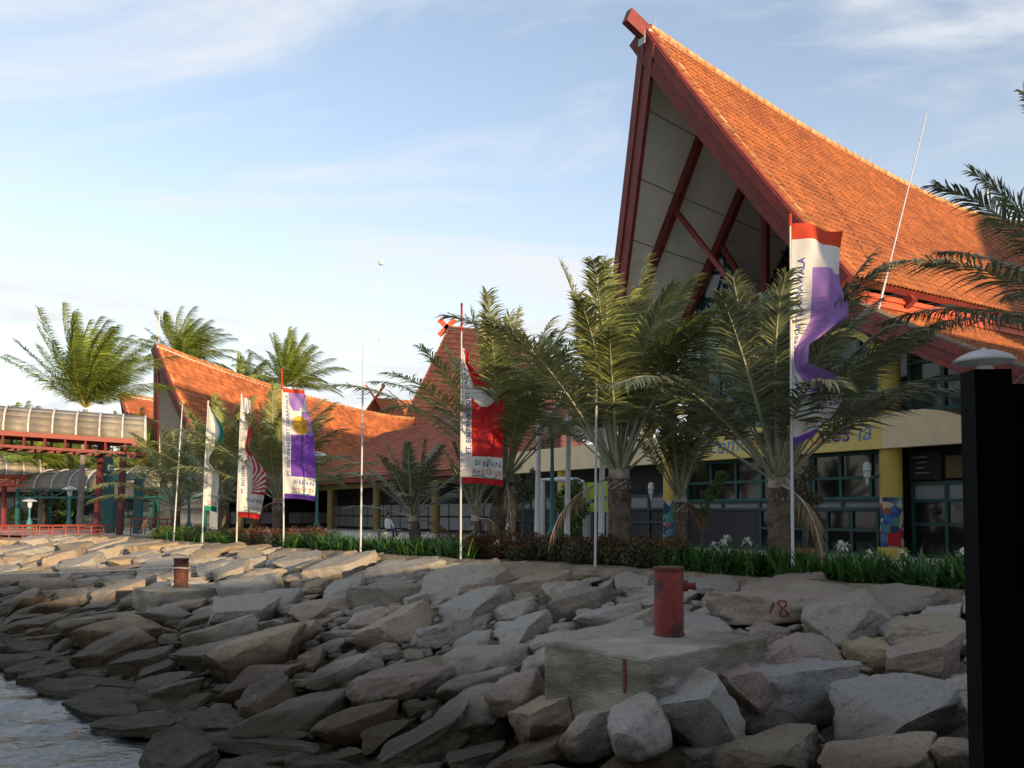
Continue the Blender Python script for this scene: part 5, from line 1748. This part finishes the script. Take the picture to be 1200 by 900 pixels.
# a small acacia in a pot beside the shop windows, and a light shrub on the young palm
def shrub(name, label, base, h, cells, n, size, m, cat='shrub', seed=3):
    rt = root(name, base, label, cat)
    b = Vector(base)
    mb = MB(); mb.tube([b, b + Vector((.03, 0, h * .5)), b + Vector((.0, .02, h * .95))], [.035, .025, .010], 6)
    for c in cells:
        mb.tube([b + Vector((0, 0, h * .5)), Vector(c[0])], [.018, .006], 5)
    mb.build('stem', M['bark'], rt)
    leaf_cloud('foliage', cells, n, size, [m, m], rt, seed)
    return rt
p = at(945, 640, 22.5)
shrub('shrub', 'thin feathery shrub in a pot before the shop windows', (p.x, p.y, .3), 2.2, [((p.x + dx, p.y + dy, z), r, r, r * .8) for dx, dy, z, r in ((0, 0, 1.2, .35), (.2, .1, 1.6, .3), (-.2, 0, 1.9, .3), (.1, 0, 2.3, .28), (.3, 0, 1.0, .25))], 1500, .05, M['hedge'])
mb = MB(); mb.lathe((p.x, p.y, 0), [(.16, 0), (.24, .28), (.27, .29), (.27, .36), (.2, .36)], 16); tag(mb.build('plant_pot', M['pot'], None, True), 'terracotta pot holding the thin feathery shrub', 'plant pot')
p = at(830, 600, 24.5)
shrub('shrub', 'yellow green feathery bush before the welcome board windows', (p.x - .2, p.y, 0), 2.1, [((p.x + dx, p.y, z), r, r, r * .85) for dx, z, r in ((.25, 2.0, .26), (.05, 1.75, .24), (-.1, 1.35, .22), (.4, 2.3, .22))], 900, .05, M['bush'])
for dx, nm in ((3.2, 'x'),):
    pass
p = at(668, 600, 33)
shrub('shrub', 'dark leafy shrub in the shade behind the tall white flagpole', (p.x, p.y, 0), 2.4, [((p.x + dx, p.y + .2, z), r, r, r) for dx, z, r in ((0, .8, .5), (.3, 1.4, .5), (-.3, 1.7, .45), (.1, 2.2, .4))], 2200, .09, M['bush'])
p = at(612, 575, 34)
shrub('shrub', 'loose green shrub beside the leaning palm trunk', (p.x, p.y, 0), 2.6, [((p.x + dx, p.y + .2, z), r, r, r * .8) for dx, z, r in ((0, 1.9, .45), (.35, 2.3, .4), (-.3, 2.5, .35), (.5, 2.8, .3))], 1300, .07, M['hedge'])

# ------------------------------------------------------------------ footbridge with barrel canopy
def barrel(rt, a, b, rad, hgt, nb_bays, m):
    "barrel canopy from a to b (points on the axis at springing height), one sheet per bay"
    a, b = Vector(a), Vector(b); d = (b - a).normalized(); s = Vector((d.y, -d.x, 0)).normalized()
    ns = 10
    def P(f, k):
        an = math.pi * k / ns
        return a.lerp(b, f) + s * (rad * math.cos(an)) + Vector((0, 0, hgt * math.sin(an)))
    for i in range(nb_bays):
        mb = MB()
        for k in range(ns):
            mb.quad(P((i + .03) / nb_bays, k), P((i + .97) / nb_bays, k), P((i + .97) / nb_bays, k + 1), P((i + .03) / nb_bays, k + 1))
        o = mb.build('canopy_sheet', m, rt, True)
        so = o.modifiers.new('t', 'SOLIDIFY'); so.thickness = .02
    for i in range(nb_bays + 1):
        mb = MB(); mb.tube([P(i / nb_bays, k) + Vector((0, 0, .02)) for k in range(ns + 1)], .055, 6); mb.build('canopy_rib', M['panel_w'], rt, True)
fa = at(-170, 496, 44); fb = at(170, 518, 49)
fb_root = root('footbridge', (fb.x, fb.y, -.3), 'covered footbridge with grimy barrel canopy on red steel', 'footbridge')
barrel(fb_root, fa, fb, 1.5, 1.45, 12, M['plast'])
dB = (fb - fa).normalized(); sB = Vector((dB.y, -dB.x, 0)).normalized()
for sgn in (-1, 1):
    mb = MB(); mb.beam(fa + sB * 1.5 * sgn - Vector((0, 0, .12)), fb + sB * 1.5 * sgn - Vector((0, 0, .12)), .16, .24); mb.build('edge_beam', M['rail'], fb_root)
    mb = MB(); mb.beam(fa + sB * 1.45 * sgn - Vector((0, 0, .78)), fb + sB * 1.45 * sgn - Vector((0, 0, .78)), .14, .14); mb.build('truss_chord', M['trim'], fb_root)
    n = 14
    for i in range(n + 1):
        q = fa.lerp(fb, i / n) + sB * 1.47 * sgn
        mb = MB(); mb.beam(q - Vector((0, 0, .2)), q - Vector((0, 0, .75)), .09, .09, up=(1, 0, 0)); mb.build('truss_post', M['trim'], fb_root)
for i in range(15):
    q = fa.lerp(fb, i / 14); mb = MB(); mb.beam(q + sB * 1.4 - Vector((0, 0, .62)), q - sB * 1.4 - Vector((0, 0, .62)), .10, .16); mb.build('cross_beam', M['trim_dk'], fb_root)
for (x0, y0, x1, y1, Y) in ((146, 513, 139, 634, 48), (119, 520, 112, 634, 50), (-30, 515, -36, 640, 45)):
    a_, b_ = at(x0, y0, Y), at(x1, y1, Y); mb = MB(); mb.beam(a_, Vector((b_.x, b_.y, -.6)), .28, .28, up=(0, 1, 0)); mb.build('post', M['trim_dk'], fb_root)  # darker red stands in for shade on the lower bridge
# deck and rails
dk0 = at(-160, 641, 44.5); dk1 = at(121, 634, 48.5)
zD = at(60, 636, 47).z
dk0.z = dk1.z = zD
mb = MB(); dd = (dk1 - dk0).normalized(); dn_ = Vector((-dd.y, dd.x, 0))
mb.hexa([dk0 - Vector((0, 0, .75)), dk1 - Vector((0, 0, .75)), dk1 + dn_ * 4 - Vector((0, 0, .75)), dk0 + dn_ * 4 - Vector((0, 0, .75)), dk0, dk1, dk1 + dn_ * 4, dk0 + dn_ * 4])
mb.build('deck', M['dark'], fb_root)
def railing(a, b, n, z, h, name='railing', m=M['rail'], parent=None, lab=None, bars=4):
    rt_ = root('railing', (a.x, a.y, z), lab, 'railing') if parent is None else parent
    for i in range(n + 1):
        q = a.lerp(b, i / n); mb = MB(); mb.tube([(q.x, q.y, z), (q.x, q.y, z + h)], .035, 6); mb.build('baluster', m, rt_)
    for k in range(bars):
        zz = z + h * (1 - k * .24); mb = MB(); mb.tube([(a.x, a.y, zz), (b.x, b.y, zz)], .04 if k == 0 else .024, 6); mb.build('rail', m, rt_)
railing(dk0 + dn_ * .15, (dk1 + dn_ * .15).lerp(dk0, .30), 12, zD, .88, parent=fb_root)
railing((dk1 + dn_ * .15).lerp(dk0, .285), dk1 + dn_ * .15, 5, zD, .88, parent=fb_root)
railing(dk0 + dn_ * 3.8, dk1 + dn_ * 3.8, 14, zD, .88, parent=fb_root)
ra, rb = at(153, 634, 50), at(204, 633, 49.0)
railing(Vector((ra.x, ra.y, 0)), Vector((rb.x, rb.y, 0)), 6, -.1, 1.0, lab='red pipe railing between the teal gateway and the palms', bars=3)
# kerb stone at the bridge head
kp = at(155, 634, 46.5); mb = MB(); mb.box((kp.x, kp.y, -.22), 1.9, .7, .5); tag(mb.build('kerb_stone', M['conc'], None), 'pale concrete kerb block at the bridge head', 'kerb')
# teal gateway with sign board
gp = at(150, 600, 54)
gt = root('teal_gateway', (gp.x, gp.y, 0), 'teal steel gateway frame with a beige board', 'gateway')
for x0, Y in ((131, 54), (163, 52), (124, 56)):
    a_ = at(x0, 558, Y); b_ = at(x0 - 2, 634, Y); mb = MB(); mb.beam(a_, Vector((b_.x, b_.y, -.2)), .42 if x0 != 124 else .3, .42 if x0 != 124 else .3, up=(0, 1, 0)); mb.build('post', M['teal'], gt)
mb = MB(); mb.beam(at(129, 560, 54.2), at(168, 558, 52), .35, .42); mb.build('beam', M['teal'], gt)
mb = MB(); mb.beam(at(118, 564, 54.6), at(140, 563, 54.8), .5, .25); mb.build('beam', M['teal_dk'], gt)
mb = MB(); mb.prism([at(134, 566, 53.6), at(161, 565, 52.8), at(161, 581, 52.8), at(134, 583, 53.6)], Vector((0, .12, 0))); mb.build('sign_board', M['wood'], gt)
q = at(125, 545, 55)
mb = MB(); mb.lathe(q, [(.42, -1.0), (.5, -.6), (.42, .2), (.2, 1.0), (.05, 1.2)], 8); mb.build('folded_umbrella', M['teal_dk'], gt, True)
# covered walkway behind: barrel canopy on teal trusses
wa, wb_ = at(40, 590, 66), at(225, 592, 62)
wk = root('covered_walkway', (wa.x, wa.y, 0), 'low covered walkway with grey barrel canopy and teal trusses', 'walkway')
barrel(wk, Vector((wa.x, wa.y, 3.0)), Vector((wb_.x, wb_.y, 3.0)), 1.6, 1.45, 9, M['plast'])
dW = (wb_ - wa).normalized(); sW = Vector((dW.y, -dW.x, 0)).normalized()
for sgn in (-1, 1):
    for dz in (2.95, 2.35):
        mb = MB(); mb.beam(Vector((wa.x, wa.y, dz)) + sW * 1.5 * sgn, Vector((wb_.x, wb_.y, dz)) + sW * 1.5 * sgn, .12, .14); mb.build('truss_chord', M['teal'], wk)
    for i in range(10):
        q = wa.lerp(wb_, i / 9) + sW * 1.5 * sgn; mb = MB()
        if i % 3 == 0: mb.beam(Vector((q.x, q.y, 0)), Vector((q.x, q.y, 3.0)), .22, .22, up=(0, 1, 0))
        else: mb.beam(Vector((q.x, q.y, 2.35)), Vector((q.x, q.y, 2.95)), .08, .08, up=(0, 1, 0))
        mb.build('truss_post', M['teal'], wk)
        if i < 9:
            q2 = wa.lerp(wb_, (i + 1) / 9) + sW * 1.5 * sgn; mb = MB(); mb.beam(Vector((q.x, q.y, 2.38)), Vector((q2.x, q2.y, 2.92)), .07, .07); mb.build('truss_brace', M['teal'], wk)
# second canopy farther left on red steel
ca, cb = at(-80, 556, 62), at(44, 558, 66)
c2 = root('far_canopy', (cb.x, cb.y, 0), 'far grey barrel canopy on red trusses behind the footbridge', 'canopy')
barrel(c2, ca, cb, 1.5, 1.4, 6, M['plast'])
for sgn in (-1, 1):
    for dz in (-.1, -.75):
        mb = MB(); mb.beam(ca + Vector((0, 1.5 * sgn, dz)), cb + Vector((0, 1.5 * sgn, dz)), .12, .14); mb.build('truss_chord', M['trim_o'], c2)
    for i in range(7):
        q = ca.lerp(cb, i / 6) + Vector((0, 1.5 * sgn, 0)); q2 = ca.lerp(cb, min(1, (i + 1) / 6)) + Vector((0, 1.5 * sgn, 0))
        mb = MB(); mb.beam(q - Vector((0, 0, .1)), q - Vector((0, 0, .75)), .08, .08, up=(1, 0, 0)); mb.build('truss_post', M['trim_o'], c2)
        if i < 6: mb = MB(); mb.beam(q - Vector((0, 0, .75)), q2 - Vector((0, 0, .1)), .07, .07); mb.build('truss_brace', M['trim_o'], c2)
for f_ in (.05, .6, .98):
    q = ca.lerp(cb, f_); mb = MB(); mb.beam(Vector((q.x, q.y + 1, 0)), Vector((q.x, q.y + 1, q.z - .7)), .25, .25, up=(0, 1, 0)); mb.build('post', M['white'] if f_ < .1 else M['trim'], c2)
# low glazed shop behind
sp0 = at(90, 600, 74)
shop = root('waterfront_shop', (sp0.x, sp0.y, 0), 'low teal framed shop behind the covered walkway', 'building')
mb = MB(); mb.box((sp0.x, sp0.y + 3, 1.5), 17, 6, 3.0); mb.build('wall', M['darkwall'], shop)
mb = MB(); mb.hexa([(sp0.x - 9.5, sp0.y - 1, 3.0), (sp0.x + 9.5, sp0.y - 1, 3.0), (sp0.x + 9.5, sp0.y + 7, 3.0), (sp0.x - 9.5, sp0.y + 7, 3.0), (sp0.x - 8, sp0.y + 2, 4.6), (sp0.x + 8, sp0.y + 2, 4.6), (sp0.x + 8, sp0.y + 4, 4.6), (sp0.x - 8, sp0.y + 4, 4.6)]); mb.build('roof', M['tile2'], shop)
for i in range(10):
    mb = MB(); mb.box((sp0.x - 7.6 + i * 1.7, sp0.y - .06, 1.4), 1.3, .06, 2.2); mb.build('pane', M['glass'], shop)
    mb = MB(); mb.box((sp0.x - 8.45 + i * 1.7, sp0.y - .08, 1.4), .22, .14, 2.6); mb.build('mullion', M['teal'], shop)

# broadleaf trees behind the bridge
def tree(px, py, Y, wpx, hpx, label, seed, n=8500):
    c = at(px, py, Y); k = Y / F_PX; r = random.Random(seed)
    rt = root('broadleaf_tree', (c.x, c.y, 0), label, 'tree', 'trees behind the footbridge')
    rx, rz = wpx * k / 2, hpx * k / 2
    cells, mb = [], MB()
    mb.tube([(c.x, c.y, -.1), (c.x + .2, c.y, c.z * .4), (c.x, c.y, c.z)], [.28, .2, .08], 8)
    for i in range(22):
        a = r.uniform(0, 6.28); q = r.uniform(.2, 1) ** .6; z = r.uniform(-.85, .95)
        cc = Vector((c.x + math.cos(a) * rx * q * math.sqrt(max(.05, 1 - z * z)), c.y + math.sin(a) * rx * .7 * q, c.z + z * rz))
        s_ = r.uniform(.22, .42) * min(rx, rz * 1.3)
        cells.append((cc[:], s_ * 1.2, s_, s_ * .75)); mb.tube([(c.x + .1, c.y, c.z * .5), cc], [.07, .02], 5)
    mb.build('trunk', M['bark_lt'], rt)
    leaf_cloud('crown', cells, n, .24, [M['tree'], M['tree']], rt, seed)
tree(85, 560, 80, 130, 70, 'bushy tree behind the covered walkway', 61)
tree(10, 560, 86, 110, 80, 'bushy tree beside the far red canopy', 62)
tree(180, 565, 84, 110, 80, 'bushy tree behind the teal gateway', 63)
tree(55, 535, 88, 150, 70, 'wide tree rising behind the footbridge deck', 65, 9000)
tree(140, 540, 90, 110, 80, 'tall bushy tree between the footbridge posts', 66, 9000)
tree(45, 600, 72, 70, 40, 'small round tree behind the footbridge rail', 64, 2600)

# ------------------------------------------------------------------ seated person far off by the verandah
def skin_person():
    pc = at(455, 620, 46); bx, by = pc.x, pc.y
    J = [(0, 0, .42), (0, .03, .62), (0, .03, .88), (0, .02, 1.0), (0, -.02, 1.10), (0, -.02, 1.24),
         (.19, .02, .90), (.24, -.08, .66), (.14, -.26, .52), (-.19, .02, .90), (-.24, -.08, .66), (-.14, -.26, .52),
         (.10, -.02, .40), (.13, -.42, .44), (.13, -.44, .06), (.13, -.58, .03), (-.10, -.02, .40), (-.13, -.42, .44), (-.13, -.44, .06), (-.13, -.58, .03)]
    E = [(0, 1), (1, 2), (2, 3), (3, 4), (4, 5), (2, 6), (6, 7), (7, 8), (2, 9), (9, 10), (10, 11), (0, 12), (12, 13), (13, 14), (14, 15), (0, 16), (16, 17), (17, 18), (18, 19)]
    Rr = [.14, .15, .15, .06, .085, .07, .06, .05, .035, .06, .05, .035, .09, .07, .05, .04, .09, .07, .05, .04]
    me = bpy.data.meshes.new('person'); me.from_pydata(J, E, []); o = bpy.data.objects.new('person', me); COL.objects.link(o)
    sk = o.modifiers.new('s', 'SKIN'); sb = o.modifiers.new('d', 'SUBSURF'); sb.levels = 2; sb.render_levels = 2
    for i, v in enumerate(me.skin_vertices[0].data): v.radius = (Rr[i], Rr[i]); v.use_root = (i == 0)
    dg = bpy.context.evaluated_depsgraph_get()
    nm = bpy.data.meshes.new_from_object(o.evaluated_get(dg)); bpy.data.objects.remove(o)
    for m_ in (M['shirt'], M['skin'], M['trouser']): nm.materials.append(m_)
    for p in nm.polygons:
        z = p.center.z; y = p.center.y
        p.material_index = 1 if z > .97 else (2 if (z < .52 and abs(p.center.x) < .22 and y > -.9 and (z < .46 or y < -.3)) else 0)
        p.use_smooth = True
    ob = bpy.data.objects.new('person', nm); COL.objects.link(ob); ob.location = (bx, by, -.02); ob.rotation_euler = (0, 0, RAD(60))
    tag(ob, 'person in a white shirt sitting on a bench by the verandah', 'person')
    hm = MB(); hm.lathe((0, 0, 0), [(.02, -.01), (.088, .0), (.098, .05), (.085, .11), (.03, .145)], 12)
    h = hm.build('hair', M['dark'], None, True); h.parent = ob; h.location = (0, .0, 1.17)
    mb = MB(); mb.box((bx, by + .05, .36), 1.3, .4, .06); b1 = None
    bench = root('bench', (bx, by, 0), 'low bench under the person in the white shirt', 'bench')
    mb.build('seat', M['conc'], bench)
    for sx in (-.5, .5):
        mb = MB(); mb.box((bx + sx, by + .05, .165), .12, .36, .33); mb.build('leg', M['conc'], bench)
skin_person()

# ------------------------------------------------------------------ jetty under the camera with its black panel
jt = root('jetty', (2, -2, WATER_Z), 'black upright jetty panel in silhouette beside the rocks', 'jetty')
mb = MB(); mb.hexa([(-7, -9, 3.45), (9.2, -9, 3.45), (9.2, 2.6, 3.45), (-7, 2.6, 3.45), (-7, -9, 3.65), (9.2, -9, 3.65), (9.2, 2.6, 3.65), (-7, 2.6, 3.65)]); mb.build('canopy', M['dark'], jt)  # unseen canopy added overhead to darken the near rocks
for x in (-6, 9):
    for y in (-8, 2.2):
        mb = MB(); mb.tube([(x, y, -.4), (x, y, 3.5)], .09, 10); mb.build('added_canopy_post', M['black'], jt, True)
mb = MB(); mb.hexa([(-7, -9, -.5), (9.3, -9, -.5), (9.3, 3.6, -.5), (-7, 3.6, -.5), (-7, -9, -.3), (9.3, -9, -.3), (9.3, 3.6, -.3), (-7, 3.6, -.3)]); mb.build('deck', M['conc'], jt)
for x in (-3, 3, 8.5):
    for y in (-8, 3):
        mb = MB(); mb.tube([(x, y, -4), (x, y, -.5)], .2, 12); mb.build('pile', M['conc_dk'], jt, True)
pt0 = at(1139.5, 700, 3.1)
ptz = at(1139, 435, 3.1).z
mb = MB(); mb.box((pt0.x + .065, 3.1, (ptz - .3) / 2), .13, .10, ptz + .3); mb.build('panel_frame', M['black'], jt)
mb = MB(); mb.box((pt0.x + .14 + .5, 3.16, (ptz - .3) / 2 - .02), 1.0, .05, ptz + .26); mb.build('black_panel', M['black'], jt)
